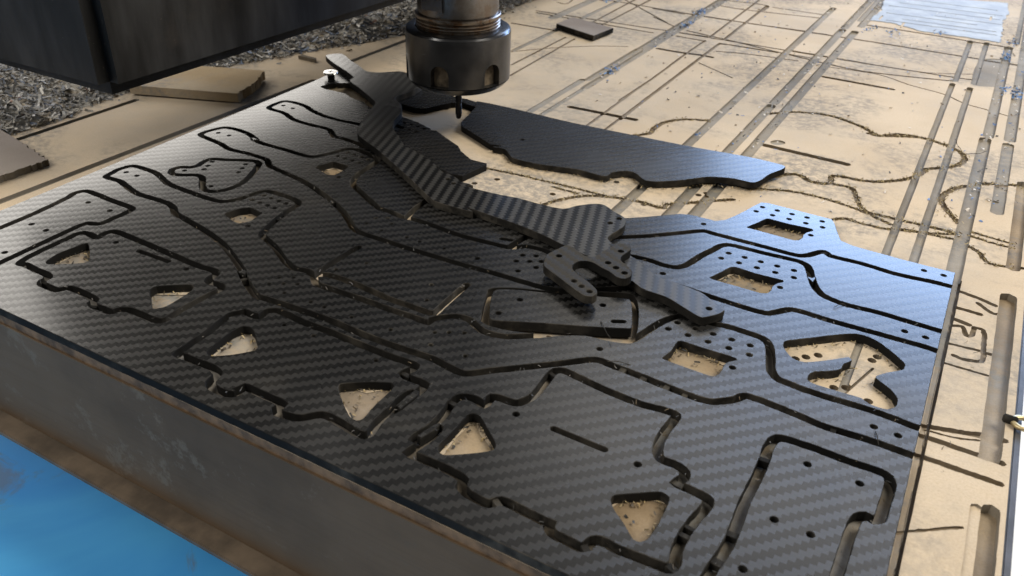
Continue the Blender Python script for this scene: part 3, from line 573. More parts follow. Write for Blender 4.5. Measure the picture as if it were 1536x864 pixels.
for sh, d, m in cuts:
    loops += [sh[1]] if sh[0] == 'poly' else [sh[1], sh[2]]
bv, bf = cdt(loops)
X, Y = tri_centres(bv, bf)
ok = inside(X, Y, board)
depth = np.zeros(len(bf)); mat = np.zeros(len(bf), int)
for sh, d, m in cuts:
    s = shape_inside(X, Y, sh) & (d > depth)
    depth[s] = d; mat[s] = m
vid = {}; co = []; faces = []; mi = []; border = {}
def gv(k, z):
    if (k, z) not in vid:
        vid[(k, z)] = len(co); co.append((bv[k].x*MM, bv[k].y*MM, z*MM))
    return vid[(k, z)]
for q, t in enumerate(bf):
    if not ok[q]: continue
    a, b, c = t
    if (bv[b]-bv[a]).cross(bv[c]-bv[a]) < 0: b, c = c, b
    z = -float(depth[q])
    faces.append((gv(a, z), gv(b, z), gv(c, z))); mi.append(int(mat[q]))
    for p, r in ((a, b), (b, c), (c, a)): border[(p, r)] = q
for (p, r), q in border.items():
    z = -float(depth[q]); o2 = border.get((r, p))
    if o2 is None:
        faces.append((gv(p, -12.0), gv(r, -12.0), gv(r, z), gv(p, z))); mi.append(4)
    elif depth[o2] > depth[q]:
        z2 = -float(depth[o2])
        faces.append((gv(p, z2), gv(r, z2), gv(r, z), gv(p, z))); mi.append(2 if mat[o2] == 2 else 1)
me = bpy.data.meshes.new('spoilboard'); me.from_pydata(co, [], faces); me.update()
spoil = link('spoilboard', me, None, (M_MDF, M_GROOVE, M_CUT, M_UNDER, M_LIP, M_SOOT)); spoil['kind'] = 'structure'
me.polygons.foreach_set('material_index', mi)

# ------------------------------------------------------------------ table edge, floor
def box_obj(name, x0, x1, y0, y1, z0, z1, mat, bev=0.4, parent=None, origin=(0, 0, 0)):
    bm = bmesh.new()
    bmesh.ops.create_cube(bm, size=1.0)
    for v in bm.verts:
        v.co = Vector((((x0+x1)/2 + v.co.x*(x1-x0) - origin[0])*MM, ((y0+y1)/2 + v.co.y*(y1-y0) - origin[1])*MM, ((z0+z1)/2 + v.co.z*(z1-z0) - origin[2])*MM))
    if bev: bmesh.ops.bevel(bm, geom=bm.edges[:], offset=bev*MM, segments=2 if bev < 2 else 4, affect='EDGES')
    me = bpy.data.meshes.new(name); bm.to_mesh(me); bm.free()
    return link(name, me, parent, (mat,))

M_DARK = plain('dark_steel_strip', (0.045, 0.043, 0.045), 0.5, 0.3, 0.4, 70)
def brushed(name, col, rough):
    g = NT(name)
    mp = g.n('ShaderNodeMapping'); mp.inputs['Scale'].default_value = (6, 260, 260)
    g.t.links.new(g.coord(), mp.inputs[0])
    st = g.noise(1.0, 5, 0.7, vec=mp.outputs[0])
    bl = g.noise(16, 5, 0.6)
    col2 = g.mixc(g.ramp(bl, 0.35, 0.7), col, tuple(c*0.62 for c in col))
    col2 = g.mixc(g.ramp(g.noise(70, 5, 0.75), 0.60, 0.74, 0, 0.5), col2, (0.10, 0.085, 0.065))
    mp2 = g.n('ShaderNodeMapping'); mp2.inputs['Scale'].default_value = (9, 400, 400)
    g.t.links.new(g.coord(), mp2.inputs[0])
    scr = g.ramp(g.noise(1.0, 6, 0.8, vec=mp2.outputs[0]), 0.48, 0.62, 0, 0.12)
    col2 = g.mixc(scr, col2, tuple(c*0.35 for c in col))
    col2 = g.mixc(g.ramp(g.noise(35, 6, 0.8), 0.54, 0.64, 0, 0.5), col2, (0.20, 0.165, 0.125))
    g.set(Base_Color=col2, Specular_IOR_Level=0.15, Metallic=0.0, Roughness=g.math('ADD', rough, g.math('MULTIPLY', st, 0.2)), Normal=g.bump(st, 0.12, 0.0002))
    return g.m
M_ALU = brushed('dull_aluminium', (0.140, 0.097, 0.062), 0.6)
rail = box_obj('side_rail', -640, 60, 114.9, 115.4, -48.5, -3.4, M_ALU, 0.1); rail['kind'] = 'structure'
lip = box_obj('rail_backing', -640, 35.5, 115.5, 140, -48.3, -12.2, M_GROOVE, 0); lip['kind'] = 'structure'
M_BROWN = plain('brown_board', (0.105, 0.078, 0.054), 0.7, 0, 0.4, 55)
ledge = box_obj('table_board', -700, 60, 108.0, 150, -51.0, -48.7, M_BROWN, 0.4); ledge['kind'] = 'structure'

es = box_obj('edge_strip', 37.4, 39.2, 115.5, 1500, -12, -0.2, M_DARK, 0.3); es['kind'] = 'structure'

def blue_sheet():
    g = NT('blue_plastic')
    big = g.noise(9, 4, 0.6, dist=0.8)
    sm = g.math('MULTIPLY', g.ramp(g.noise(13, 6, 0.68, dist=1.8), 0.58, 0.68), 0.55)
    col = g.mixc(g.ramp(big, 0.3, 0.75), (0.045, 0.31, 0.80), (0.085, 0.45, 0.90))
    col = g.mixc(sm, col, (0.16, 0.14, 0.115))
    g.set(Base_Color=col, Roughness=0.42, Normal=g.bump(g.noise(30, 4), 0.2, 0.001))
    return g.m
blue = box_obj('blue_sheet', -800, 30, -400, 260, -112, -110, blue_sheet(), 0); blue['kind'] = 'structure'
M_WHITE = plain('white_board', (0.90, 0.90, 0.89), 0.5, 0, 0.02, 20, 0.05)
wf = box_obj('white_floor', 39.6, 900, -300, 1200, -109, -100, M_WHITE, 0); wf['kind'] = 'structure'

# ------------------------------------------------------------------ the carbon sheet with its routed parts
KW = 2.7
sheet = [Vector(p) for p in OUTLINE]
ol = []
for k in range(len(sheet)):
    a, b = sheet[k], sheet[(k+1) % len(sheet)]
    c = max(1, int((b-a).length / 2.5))
    for q in range(c):
        ol.append(a.lerp(b, q/c) + (Vector((random.uniform(-.04, .04), random.uniform(-.04, .04))) if q else Vector((0, 0))))
voids = []; centre = []
for k, (cl, pts) in KERFS.items():
    s = smooth(pts, True, 1.0)
    centre.append(s); voids.append(stroke(s, KW, True, 0.07))
for k, pts in OPEN.items():
    s = smooth(pts, False, 1.0)
    centre.append(s); voids.append(stroke(s, KW, False, 0.07))
for k, pts in HOLEPOLYS.items(): voids.append(('poly', smooth(pts, True, 1.0, 0.15 if k.startswith('window') else 0.4)))
for a, b in SLOTS: voids.append(stroke([Vector(a), Vector(b)], 1.9))
for q, h in enumerate(HOLES): voids.append(('poly', circle(h, 0.75 if 35 <= q < 66 else 1.0)))
loops = [ol]
for s in voids: loops += [s[1]] if s[0] == 'poly' else [s[1], s[2]]
pv, pf = cdt(loops)
X, Y = tri_centres(pv, pf)
solid = inside(X, Y, ol)
for s in voids: solid &= ~shape_inside(X, Y, s)
em = {}
for q, t in enumerate(pf):
    if solid[q]:
        for a, b in ((t[0], t[1]), (t[1], t[2]), (t[2], t[0])): em.setdefault((min(a, b), max(a, b)), []).append(q)
adj = {}
for l in em.values():
    if len(l) == 2: adj.setdefault(l[0], []).append(l[1]); adj.setdefault(l[1], []).append(l[0])
comp = {}; comps = []
for q in range(len(pf)):
    if not solid[q] or q in comp: continue
    st = [q]; comp[q] = len(comps); cur = []
    while st:
        x = st.pop(); cur.append(x)
        for y in adj.get(x, ()):
            if y not in comp: comp[y] = len(comps); st.append(y)
    comps.append(cur)
plate_o = (-150.0, 220.0, 0.0)
plate = empty('carbon_sheet', plate_o, 'large dark carbon fibre sheet with routed parts still in it, lying on the tan board', 'carbon sheet')
names = {'left_bracket': 'mounting_strip', 'camera_plate_a': 'side_plate', 'camera_plate_b': 'side_plate', 'camera_plate_c': 'side_plate',
         'small_bracket': 'small_bracket', 'slotted_plate': 'cover_plate', 'arm_near': 'chassis_arm', 'arm_mid': 'chassis_arm'}
for cur in comps:
    tris = [pf[q] for q in cur]
    cx = np.array([X[q] for q in cur]); cy = np.array([Y[q] for q in cur])
    ar = sum(abs((pv[t[1]]-pv[t[0]]).cross(pv[t[2]]-pv[t[0]]))/2 for t in tris)
    if ar < 2.0: continue
    nm = 'frame'
    for k, (cl, pts) in KERFS.items():
        if inside(cx, cy, [Vector(p) for p in pts]).mean() > 0.9: nm = names[k]
    slab(nm, pv, tris, 0.02, PT, plate, (M_CARBON, M_EDGE), plate_o)
# thin tabs left in the cuts
allc = [(p, s[(k+1) % len(s)]) for s in centre for k, p in enumerate(s)]
for t in TABS:
    t = Vector(t)
    p, q = min(allc, key=lambda e: (e[0]-t).length)
    d = (q-p).normalized(); n = Vector((-d.y, d.x)); L = random.uniform(1.2, 2.2)
    top_ = PT - random.uniform(0.5, 1.4)
    c4 = [p - d*L/2 - n*KW*.56, p + d*L/2 - n*KW*.56, p + d*L/2 + n*KW*.56, p - d*L/2 + n*KW*.56]
    slab('tab', c4, [(0, 1, 2), (0, 2, 3)], 0.05, top_, plate, (M_EDGE, M_EDGE), plate_o)

# ------------------------------------------------------------------ loose carbon pieces
cm = (M_CARBON, M_EDGE); cb = (M_CARBON_B, M_EDGE)
piece('loose_chassis_arm', LONG, LONGHOLES, PT + 0.2, 2*PT + 0.2, cb, 'long loose carbon arm with bold zigzag weave, laid across the sheet', 'carbon part')
piece('loose_bracket', BRACKET, BRACKETHOLES, 2*PT + 0.3, 3*PT + 0.3, (M_CARBON_C, M_EDGE), 'small forked carbon bracket with rounded arms lying across the loose arm', 'carbon part')
piece('loose_rectangle_plate', RECT, RECTHOLES, 0.7, PT + 1.2, cm, 'loose rectangular carbon plate with a slot, sitting in its cutout below the bracket', 'carbon part', slots=(RECTSLOT,))
off = piece('carbon_offcut', OFFCUT, OFFCUTHOLE, 1.3, PT + 1.3, cm, 'long carbon offcut strip with one straight edge, lying on bare tan board', 'carbon offcut')

off.rotation_euler = (math.radians(2.6), 0, 0)      # its far edge rides on debris

# ------------------------------------------------------------------ spindle, collet nut and cutter
def lathe(name, prof, mat, parent, seg=96, closed_top=True):
    bm = bmesh.new(); rings = []
    for r, z in prof:
        rings.append([bm.verts.new((r*MM*math.cos(2*math.pi*k/seg), r*MM*math.sin(2*math.pi*k/seg), z*MM)) for k in range(seg)])
    for a, b in zip(rings[:-1], rings[1:]):
        for k in range(seg): bm.faces.new((a[k], a[(k+1) % seg], b[(k+1) % seg], b[k]))
    bm.faces.new(rings[0][::-1]); bm.faces.new(rings[-1])
    bmesh.ops.recalc_face_normals(bm, faces=bm.faces[:])
    me = bpy.data.meshes.new(name); bm.to_mesh(me); bm.free()
    for p in me.polygons: p.use_smooth = True
    me.set_sharp_from_angle(angle=math.radians(28))
    return link(name, me, parent, (mat,))

def steel(name, col, rough, rust=0.0, aniso=0.6):
    g = NT(name)
    mp = g.n('ShaderNodeMapping'); mp.inputs['Scale'].default_value = (40, 40, 900)
    g.t.links.new(g.coord(), mp.inputs[0])
    st = g.noise(1, 4, 0.7, vec=mp.outputs[0])
    bl = g.noise(110, 6, 0.65)
    c = g.mixc(g.ramp(bl, 0.3, 0.7), tuple(x*0.7 for x in col), col)
    if rust: c = g.mixc(g.ramp(g.noise(180, 6, 0.7), 0.46, 0.62, 0, rust), c, (0.17, 0.085, 0.035))
    g.set(Base_Color=c, Metallic=0.85, Roughness=g.math('ADD', rough, g.math('MULTIPLY', g.math('ADD', st, bl), 0.14)), Normal=g.bump(st, 0.10, 0.0001))
    return g.m
M_NUT = steel('blackened_steel', (0.12, 0.122, 0.128), 0.10)
M_SHAFT = steel('worn_steel', (0.30, 0.275, 0.25), 0.16, 0.35)
M_THREAD = steel('rusty_thread_steel', (0.36, 0.31, 0.26), 0.16, 0.8)
M_BIT = steel('carbide', (0.05, 0.05, 0.055), 0.25)

SX, SY = -219.9, 339.9
sp = empty('spindle', (SX, SY, PT), 'steel router spindle with black slotted collet nut and thin cutter above the sheet', 'spindle')
# collet nut: cut out in the unrolled plane, then wrapped round the axis
R = 25.2; z0, z1 = 23.0, 45.2
W = 2*math.pi*R
def wrap(s, dr, z):
    a = s / R
    return ((R+dr)*math.cos(a)*MM, (R+dr)*math.sin(a)*MM, z*MM)
base_a = math.radians(-57.1 - 20.8)
slots6 = []
for k in range(6):
    c = ((base_a + k*math.pi/3) % (2*math.pi)) * R
    hw = 4.5; zt = 33.5
    slots6.append([Vector((c - hw, z0 - 1)), Vector((c + hw, z0 - 1)), Vector((c + hw, zt - hw))] +
                  [Vector((c + hw*math.cos(t*math.pi/10), zt - hw + hw*math.sin(t*math.pi/10))) for t in range(1, 10)] + [Vector((c - hw, zt - hw))])
frame_l = [Vector(p) for p in ((0, z0), (W, z0), (W, z1), (0, z1))]
ex = [((W*k/120, z0 - 0.5), (W*k/120, z1 + 0.5)) for k in range(1, 120)]
nv, nf = cdt([frame_l] + slots6, ex)
NX, NY = tri_centres(nv, nf)
okn = inside(NX, NY, frame_l); deep = np.zeros(len(nf), bool)
for s in slots6: deep |= inside(NX, NY, s)
co = []; ids = {}; faces = []; mi = []; border = {}
def nvx(k, d):
    key = (k, d)
    if key not in ids:
        ids[key] = len(co); co.append(wrap(nv[k].x, d, nv[k].y))
    return ids[key]
for q, t in enumerate(nf):
    if not okn[q]: continue
    a, b, c = t
    if (nv[b]-nv[a]).cross(nv[c]-nv[a]) < 0: b, c = c, b
    d = -3.4 if deep[q] else 0.0
    faces.append((nvx(a, d), nvx(b, d), nvx(c, d))); mi.append(1 if deep[q] else 0)
    for p, r in ((a, b), (b, c), (c, a)): border[(p, r)] = q
for (p, r), q in border.items():
    o2 = border.get((r, p))
    if o2 is not None and deep[o2] and not deep[q]:
        faces.append((nvx(p, -3.4), nvx(r, -3.4), nvx(r, 0.0), nvx(p, 0.0))); mi.append(0)
me = bpy.data.meshes.new('collet_nut'); me.from_pydata(co, [], faces)
M_SLOT = plain('dusty_slot', (0.14, 0.11, 0.075), 0.7, 0.0, 0.7, 260)
nut = link('collet_nut', me, sp, (M_NUT, M_SLOT)); me.polygons.foreach_set('material_index', mi)
me.update()
for p in me.polygons: p.use_smooth = True
me.set_sharp_from_angle(angle=math.radians(28))
lathe('nut_rim', [(20.2, 44.0), (20.2, 46.7), (20.8, 47.0), (23.6, 46.7), (24.7, 46.1), (25.2, 45.2), (25.15, 44.6), (21, 44.2)], M_NUT, nut)
lathe('nut_face', [(25.2, 23.05), (21.8, 22.9), (21.8, 23.0), (25.1, 22.6), (23.2, 20.4), (21.5, 19.2), (20.6, 18.8), (9.5, 18.8), (8.8, 20.2), (4.0, 20.4), (1.8, 20.3)], M_NUT, nut)
lathe('thread_collar', [(19.0, 42), (20.0, 46.5), (20.1, 47.4), (19.3, 47.9), (20.1, 48.4), (20.1, 48.8), (19.3, 49.3), (20.1, 49.8), (20.1, 50.2), (19.3, 50.7), (20.1, 51.2), (20.3, 51.7), (20.3, 52.8), (19.9, 53.2), (19.0, 53.4)], M_THREAD, sp)
lathe('shaft', [(18.4, 52.5), (19.1, 53.5), (19.2, 54.5), (19.2, 74)], M_SHAFT, sp)
lathe('motor_body', [(18, 72), (37, 72.5), (39.5, 75), (39.5, 260), (37, 263), (10, 263)], M_NUT, sp)
# wrench flat on the shaft
fl = box_obj('wrench_flat', -6.5, 6.5, -0.6, 0.6, 56.0, 68, M_NUT, 0.5, sp)
aF = math.radians(-57.1 - 38)
fl.rotation_euler = (0, 0, aF + math.pi/2); fl.location = (18.75*MM*math.cos(aF), 18.75*MM*math.sin(aF), 0)
# cutter: fluted shank
bm = bmesh.new(); rings = []
for k in range(41):
    z = 0.15 + 21.5*k/40; tw = z*0.45 if z < 9 else 9*0.45
    ring = []
    for s in range(20):
        a = 2*math.pi*s/20
        fl_ = 1.0 - (0.2*max(0.0, math.cos(2*a))**1.5 if z < 9 else 0.0)
        r = 1.65*fl_*(0.5 + 0.5*min(1, k/1.5))
        ring.append(bm.verts.new((r*MM*math.cos(a+tw), r*MM*math.sin(a+tw), z*MM)))
    rings.append(ring)
for a, b in zip(rings[:-1], rings[1:]):
    for s in range(20): bm.faces.new((a[s], a[(s+1) % 20], b[(s+1) % 20], b[s]))
bm.faces.new(rings[0][::-1]); bm.faces.new(rings[-1])
me = bpy.data.meshes.new('cutter'); bm.to_mesh(me); bm.free()
for p in me.polygons: p.use_smooth = True
link('cutter', me, sp, (M_BIT,))

# ------------------------------------------------------------------ gantry beam
def paint():
    g = NT('worn_dark_paint')
    mp = g.n('ShaderNodeMapping'); mp.inputs['Scale'].default_value = (1, 1.2, 0.28)
    g.t.links.new(g.coord(), mp.inputs[0])
    st = g.noise(26, 5, 0.6, vec=mp.outputs[0])
    c = g.mixc(g.ramp(st, 0.35, 0.75), (0.005, 0.0045, 0.004), (0.050, 0.050, 0.052))
    c = g.mixc(g.ramp(g.noise(420, 4, 0.7), 0.64, 0.74, 0, 0.45), c, (0.10, 0.08, 0.065))
    c = g.mixc(g.ramp(g.noise(24, 5, 0.65), 0.58, 0.70, 0, 0.35), c, (0.045, 0.038, 0.034))
    g.set(Base_Color=c, Roughness=g.math('ADD', 0.46, g.math('MULTIPLY', st, 0.2)), Specular_IOR_Level=0.3, Normal=g.bump(g.noise(90, 4), 0.15, 0.0005))
    return g.m
BZ = 43.0; BXf = -280.0; BYs = 192.0
gb = empty('gantry_beam', (BXf, BYs, BZ), 'heavy dark painted steel beam hanging over the shavings behind the spindle', 'machine beam')
M_PAINT = paint()
box_obj('beam_body', BXf - 95, BXf, BYs, 1100, BZ, BZ + 130, M_PAINT, 5.0, gb, (BXf, BYs, BZ))
mp_ = box_obj('spindle_mount', BXf + 1.0, SX - 30, SY - 45, SY + 45, BZ + 50, BZ + 170, M_PAINT, 1.5, gb, (BXf, BYs, BZ))

# ------------------------------------------------------------------ scraps on the board
def wedge(name, pts, z0, z1, mats, label, cat, jit=0.25, rough_edges=()):
    """flat scrap with crisp and torn edges"""
    out = []
    n = len(pts)
    for k in range(n):
        a = Vector(pts[k]); b = Vector(pts[(k+1) % n]); c = max(1, int((b-a).length/1.0)); j = jit if k in rough_edges else 0.03
        for q in range(c): out.append(a.lerp(b, q/c) + (Vector((random.uniform(-j, j), random.uniform(-j, j))) if q else Vector((0, 0))))
    v, f = cdt([out]); X, Y = tri_centres(v, f); ok = inside(X, Y, out)
    cx = sum(p.x for p in out)/len(out); cy = sum(p.y for p in out)/len(out)
    o = slab(name, v, [t for t, k in zip(f, ok) if k], z0, z1, None, mats, (cx, cy, z0))
    o.location = Vector((cx, cy, z0))*MM
    return tag(o, label, cat)

bl0, bl1 = Vector(BLOCK[0]), Vector(BLOCK[1])
dv = (bl1-bl0).normalized(); nv_ = Vector((-dv.y, dv.x))
wedge('wooden_block', [bl0 + dv*2, bl1, bl1 + nv_*22 + dv*1.5, bl1 + nv_*40 + dv*-2, bl0 + nv_*40], 1.0, 5.7, (M_SCRAP, M_SCRAP),
      'thick tan fibreboard block lying under the dark beam', 'wood block', 0.8, (1, 2))
wedge('grey_board_scrap', SCRAP, 0.1, 3.0, (M_GREYSCRAP, M_FUZZ), 'thin grey board scrap with a torn dark edge at the rim of the bed', 'scrap board', 0.7, (2, 3))
c0, c1, c2, c3 = [Vector(p) for p in CHIPB]
wedge('carbon_chip', [c0, c1, c2, c3], 0.9, 4.0, (M_GREYSCRAP, M_EDGE), 'small grey rectangular offcut lying alone on the scored board behind the spindle', 'offcut', 0.2)
wedge('dark_splinter', SMALLSCRAP, 0.1, 2.2, (M_FUZZ, M_FUZZ), 'small dark splinter at the foot of the shavings heap', 'splinter', 0.3, (0, 1))

# screw
sc = empty('clamp_screw', (SCREW[0][0], SCREW[0][1], PT), 'silver cross head screw standing in the far corner of the carbon sheet', 'screw')
M_ZINC = steel('bright_zinc', (0.75, 0.76, 0.75), 0.12)
hd = lathe('screw_head', [(1.6, 1.2), (1.8, 1.6), (4.1, 2.6), (4.2, 3.2), (3.9, 3.6), (2.0, 3.7), (0.5, 3.7)], M_ZINC, sc, 40)
for a in (0.5, 0.5 + math.pi/2):
    r = box_obj('cross_slot', -1.7, 1.7, -0.32, 0.32, 3.55, 3.76, M_EDGE, 0, hd); r.rotation_euler = (0, 0, a)
lathe('screw_shank', [(1.5, -3), (2.0, -2.5), (2.0, 1.6), (1.6, 1.9)], M_EDGE, sc, 24)

# ring bolt on the side of the bed
eb = empty('ring_bolt', (34.6, 230, -2.0), 'small brassy ring fitting sticking out from the edge of the bed', 'bolt')
M_BRASS = steel('dull_brass', (0.55, 0.45, 0.26), 0.3)
bm = bmesh.new()
rr = []
for k in range(32):
    a = 2*math.pi*k/32; ring = []
    for s in range(10):
        b = 2*math.pi*s/10; r = 2.6 + 0.9*math.cos(b)
        ring.append(bm.verts.new(((4.6 + r*math.cos(a))*MM, r*math.sin(a)*MM, (3.0 + 0.7*math.sin(b))*MM)))
    rr.append(ring)
for k in range(32):
    for s in range(10): bm.faces.new((rr[k][s], rr[(k+1) % 32][s], rr[(k+1) % 32][(s+1) % 10], rr[k][(s+1) % 10]))
bmesh.ops.recalc_face_normals(bm, faces=bm.faces[:])
me = bpy.data.meshes.new('ring'); bm.to_mesh(me); bm.free()
for p in me.polygons: p.use_smooth = True
link('ring', me, eb, (M_BRASS,))
s_ = lathe('stem', [(0.8, -1), (1.3, -0.6), (1.3, 2.4), (0.9, 2.8)], M_EDGE, eb, 16); s_.rotation_euler = (0, math.pi/2, 0); s_.location = (0.4*MM, 0, 3*MM)

# pale blue film patch
def film_mat():
    g = NT('pale_blue_film')
    c = g.mixc(g.ramp(g.noise(60, 5, 0.6), 0.4, 0.7), (0.30, 0.33, 0.375), (0.40, 0.43, 0.465))
    g.set(Base_Color=c, Roughness=0.7, Specular_IOR_Level=0.2, Normal=g.bump(g.noise(80, 4), 0.2, 0.0004))
    return g.m
M_FILM = film_mat()
fp = [Vector(p) for p in FILM]
fo = []
for k in range(len(fp)):
    a, b = fp[k], fp[(k+1) % len(fp)]; c = max(1, int((b-a).length/3))
    for q in range(c): fo.append(a.lerp(b, q/c) + Vector((random.uniform(-.8, .8), random.uniform(-.8, .8))))
lines = [stroke([Vector((x0, y)), Vector((x1, y + (x1-x0)*0.03))], 1.5) for x0, x1, y in ((-70, 5, 703), (-60, 4, 714), (-74, -10, 728), (-40, 6, 741), (-76, 4, 756), (-70, 5, 772), (-74, 0, 790))]
lines += [stroke([Vector((x, y)), Vector((x, y + 14))], 1.6) for x, y in ((-57.5, 690), (-75, 702), (-2, 752))]
v, f = cdt([fo] + [l[1] for l in lines]); X, Y = tri_centres(v, f); okf = inside(X, Y, fo)
for l in lines: okf &= ~inside(X, Y, l[1])
fl_o = slab('film_sheet', v, [t for t, k in zip(f, okf) if k], 0.05, 0.5, None, (M_FILM, M_FILM), (-40, 740, 0.05)); fl_o.location = Vector((-40, 740, 0.05))*MM
tag(fl_o, 'pale blue protective film left on the far end of the board', 'film')

# ------------------------------------------------------------------ shavings
def swarf_mat():
    g = NT('swarf')
    at = g.n('ShaderNodeVertexColor'); at.layer_name = 'Col'
    g.set(Base_Color=at.outputs[0], Roughness=0.7)
    return g.m
def heap_h(x, y):
    edge = -388 + 8*noise.noise(Vector((y*.02, 3, 0))) + (max(0, y-330)*0.40)*0.95
    if y > 520: edge = -388 + 190*.38 + 8*noise.noise(Vector((y*.02, 3, 0)))
    t = (edge - x)
    if t <= 0: return -1
    return min(11.0, t*0.45) * (0.8 + 0.5*noise.noise(Vector((x*.03, y*.03, 1))))
PAL = [(0.44, 0.41, 0.36), (0.58, 0.55, 0.49), (0.24, 0.225, 0.20), (0.72, 0.70, 0.66), (0.12, 0.12, 0.115), (0.46, 0.37, 0.25), (0.33, 0.33, 0.34), (0.10, 0.15, 0.26), (0.45, 0.22, 0.14)]
WT = [20, 18, 16, 12, 10, 12, 12, 4, 1.5]
co = []; faces = []; cols = []
def curl(x, y, z, col, L, w, up=0.5):
    if x > 33: return
    a = random.uniform(0, 6.283); b = random.uniform(-up, up); rol = random.uniform(-1, 1)
    d = Vector((math.cos(a)*math.cos(b), math.sin(a)*math.cos(b), math.sin(b)))
    s = d.cross(Vector((0, 0, 1))).normalized(); s = (s*math.cos(rol) + d.cross(s)*math.sin(rol))*w*.5
    n = d.cross(s).normalized(); bend = random.uniform(-.9, .9)
    base = len(co)
    for k in range(4):
        t = k/3 - .5
        p = Vector((x, y, z)) + d*L*t + n*bend*L*(t*t)
        for sg in (-1, 1):
            co.append(tuple((p + s*sg)*MM)); cols.append((*col, 1))
    for k in range(3): faces.append((base+2*k, base+2*k+1, base+2*k+3, base+2*k+2))
# bed of the heap
gx_ = np.arange(-560, -290, 4.0); gy_ = np.arange(150, 760, 4.0)
gid = {}
for x in gx_:
    for y in gy_:
        h = heap_h(x, y)
        if h > -1:
            gid[(x, y)] = len(co); co.append((x*MM, y*MM, max(0.1, h - 1.5 + random.uniform(-1, 1))*MM)); cols.append((*random.choices(PAL[:7], WT[:7])[0], 1))
for x in gx_:
    for y in gy_:
        q = [(x, y), (x+4, y), (x+4, y+4), (x, y+4)]
        if all(k in gid for k in q): faces.append(tuple(gid[k] for k in q))
cnt = 0
while cnt < 42000:
    x = random.uniform(-540, -296); y = random.uniform(150, 720)
    h = heap_h(x, y)
    if h < 0:
        if random.random() < 0.985 or heap_h(x - 14, y) < 0: continue
        h = 0.2
    blue_z = 330 < y < 480 and random.random() < 0.16
    c = (0.10, 0.17, 0.32) if blue_z else random.choices(PAL, WT)[0]
    c = tuple(0.30*sum(c)/3 + 0.48*k for k in c)
    m = random.uniform(.7, 1.2)
    curl(x, y, max(.4, h + random.uniform(-1.2, .9)), tuple(min(.8, k*m) for k in c), random.choice((2.2, 3.5, 5.0, 7.5))*random.uniform(.7, 1.3), random.uniform(.35, 1.4))
    cnt += 1
me = bpy.data.meshes.new('shavings'); me.from_pydata(co, [], faces)
ca = me.color_attributes.new('Col', 'FLOAT_COLOR', 'POINT'); ca.data.foreach_set('color', np.array(cols, dtype=np.float32).ravel()); me.update()
sh = link('shavings', me, None, (swarf_mat(),)); sh['kind'] = 'stuff'
tag(sh, 'heap of curled grey and pale shavings along the far side of the bed under the beam', 'shavings')

# crumbs of plastic and dust lying about
co = []; faces = []; cols = []
M_SW = bpy.data.materials['swarf']
for _ in range(900):
    x = random.uniform(-200, 34); y = random.uniform(330, 800)
    if random.random() < 0.5:
        x = random.choice((-196, -191.5, -93, -84, 14.2, 24.4, -112)) + random.uniform(-2, 2); z = -1.0
    else: z = .15
    c = random.choice(((.6, .55, .5), (.25, .2, .15), (.12, .2, .4), (.08, .08, .08), (.7, .68, .66)))
    curl(x, y, z + .3, c, random.uniform(.6, 2.2), random.uniform(.4, 1.0), .4)
for bx, by, nn in ((-197, 640, 40), (-191, 600, 40), (-192, 470, 26), (14.5, 650, 36), (24, 560, 26), (-76, 668, 26), (16, 690, 30), (-60, 665, 18), (18, 566, 20), (-30, 690, 14), (-270, 640, 60)):
    for _ in range(nn): curl(bx + random.gauss(0, 2.2), by + random.gauss(0, 6), random.uniform(-.4, 1.2), random.choice(((.10, .22, .50), (.14, .28, .55), (.3, .28, .26))), random.uniform(1, 3.2), random.uniform(.5, 1.2), .8)
# fuzz torn up along the cut edges of the board and the sheet
for w, d, pts in CURVES[:14]:
    for p in smooth(pts, False, .8):
        for _ in range(2): curl(p.x + random.gauss(0, w*.75), p.y + random.gauss(0, w*.75), .15, random.choice(((.26, .20, .09), (.14, .10, .05), (.40, .32, .18))), random.uniform(.6, 1.9), .35, .9)
for p in smooth(OFFCUT[4:20], False, .7): curl(p.x + random.gauss(0, .8), p.y + random.gauss(-.8, .8), .4, random.choice(((.30, .22, .10), (.10, .08, .05), (.45, .35, .2))), random.uniform(.5, 1.6), .3, .9)
for s in centre:
    for p in s:
        if random.random() < .22: curl(p.x + random.gauss(0, .8), p.y + random.gauss(0, .8), random.choice((.4, 1.5, 2.6, PT)), random.choice(((.10, .10, .10), (.05, .05, .05), (.14, .13, .12), (.12, .09, .055))), random.uniform(.5, 1.5), .18, .7)
for k in ('bracket_hole', 'corner_hole', 'tri_c1', 'tri_c2', 'tri_b1', 'tri_b2', 'tri_a1', 'tri_a2', 'window_n2', 'window_m2', 'window_f2'):
    for p in smooth(HOLEPOLYS[k], True, .7): curl(p.x + random.gauss(0, .9), p.y + random.gauss(-.5, .9), .3, random.choice(((.34, .25, .12), (.10, .08, .05), (.45, .36, .2))), random.uniform(.5, 1.6), .35, .9)
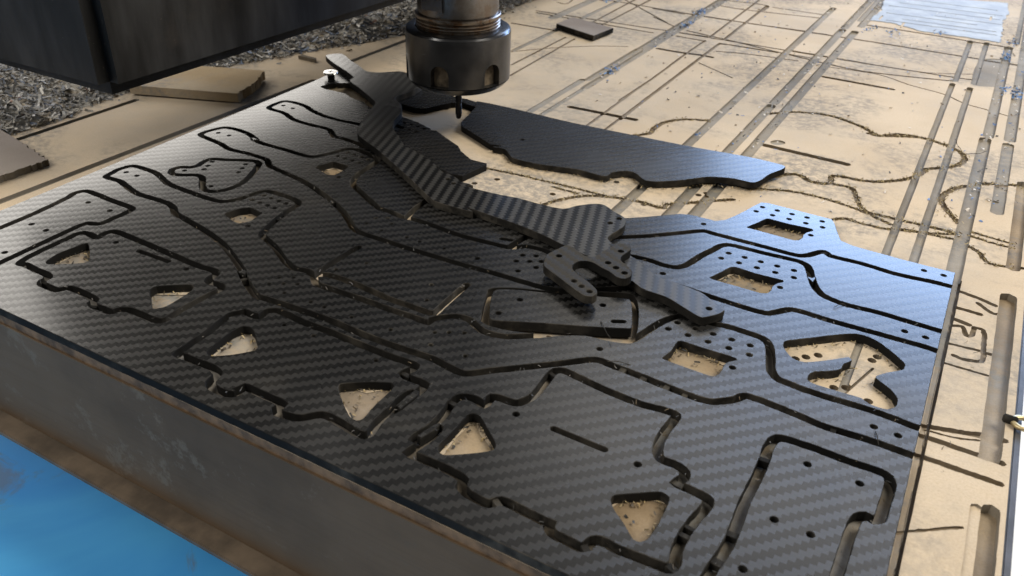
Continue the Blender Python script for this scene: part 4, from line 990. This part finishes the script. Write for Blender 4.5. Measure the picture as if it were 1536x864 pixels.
for k, pts in HOLEPOLYS.items():
    if not k.startswith(('tri', 'window')): continue
    P_ = np.array(pts); c_ = P_.mean(0); hi = P_[:, 1].max()
    for _ in range(34):
        x, y = P_.min(0) + np.random.rand(2)*(P_.max(0) - P_.min(0))
        if not inside(np.array([x]), np.array([y]), pts)[0]: continue
        if random.random() > 0.25 + 0.6*(y - c_[1] + 4)/(hi - c_[1] + 4): continue
        curl(x, y, random.uniform(.1, .9), random.choice(((.07, .055, .04), (.03, .03, .03), (.12, .09, .05))), random.uniform(.6, 2.0), random.uniform(.3, .8), .6)
me = bpy.data.meshes.new('crumbs'); me.from_pydata(co, [], faces)
ca = me.color_attributes.new('Col', 'FLOAT_COLOR', 'POINT'); ca.data.foreach_set('color', np.array(cols, dtype=np.float32).ravel()); me.update()
cr = link('crumbs', me, None, (M_SW,)); cr['kind'] = 'stuff'
tag(cr, 'fine dust, fibres and blue plastic crumbs scattered over the board and in the cuts', 'crumbs')

# stray fibres
HL = ['stray carbon fibre hanging over the edge of the loose rectangular plate', 'short black fibre beside the cut near the single hole of the chassis arm',
      'thin fibre hanging below the two end holes of the near chassis arm', 'small tuft of fibre on the cut between two chassis arms',
      'fine fibre lying on bare board behind the twelve hole pad', 'fine bent fibre beside the double groove of the board']
for pts, lb in zip(HAIR, HL):
    p = smooth(pts, False, .8); bm = bmesh.new(); rings = []
    zb = (PT + .25) if lb.startswith(('short', 'thin', 'small')) else (PT + 1.4 if lb.startswith('stray') else .3)
    for k, c in enumerate(p):
        t = (p[min(k+1, len(p)-1)] - p[max(k-1, 0)]).normalized(); n = Vector((-t.y, t.x))
        zz = zb + .35*math.sin(k*.5)
        rings.append([bm.verts.new(((c.x + n.x*.14*math.cos(a))*MM, (c.y + n.y*.14*math.cos(a))*MM, (zz + .14*math.sin(a))*MM)) for a in (0, 1.57, 3.14, 4.71)])
    for a, b in zip(rings[:-1], rings[1:]):
        for s in range(4): bm.faces.new((a[s], a[(s+1) % 4], b[(s+1) % 4], b[s]))
    me = bpy.data.meshes.new('fibre_strand'); bm.to_mesh(me); bm.free()
    tag(link('fibre_strand', me, None, (M_EDGE,)), lb, 'fibre')
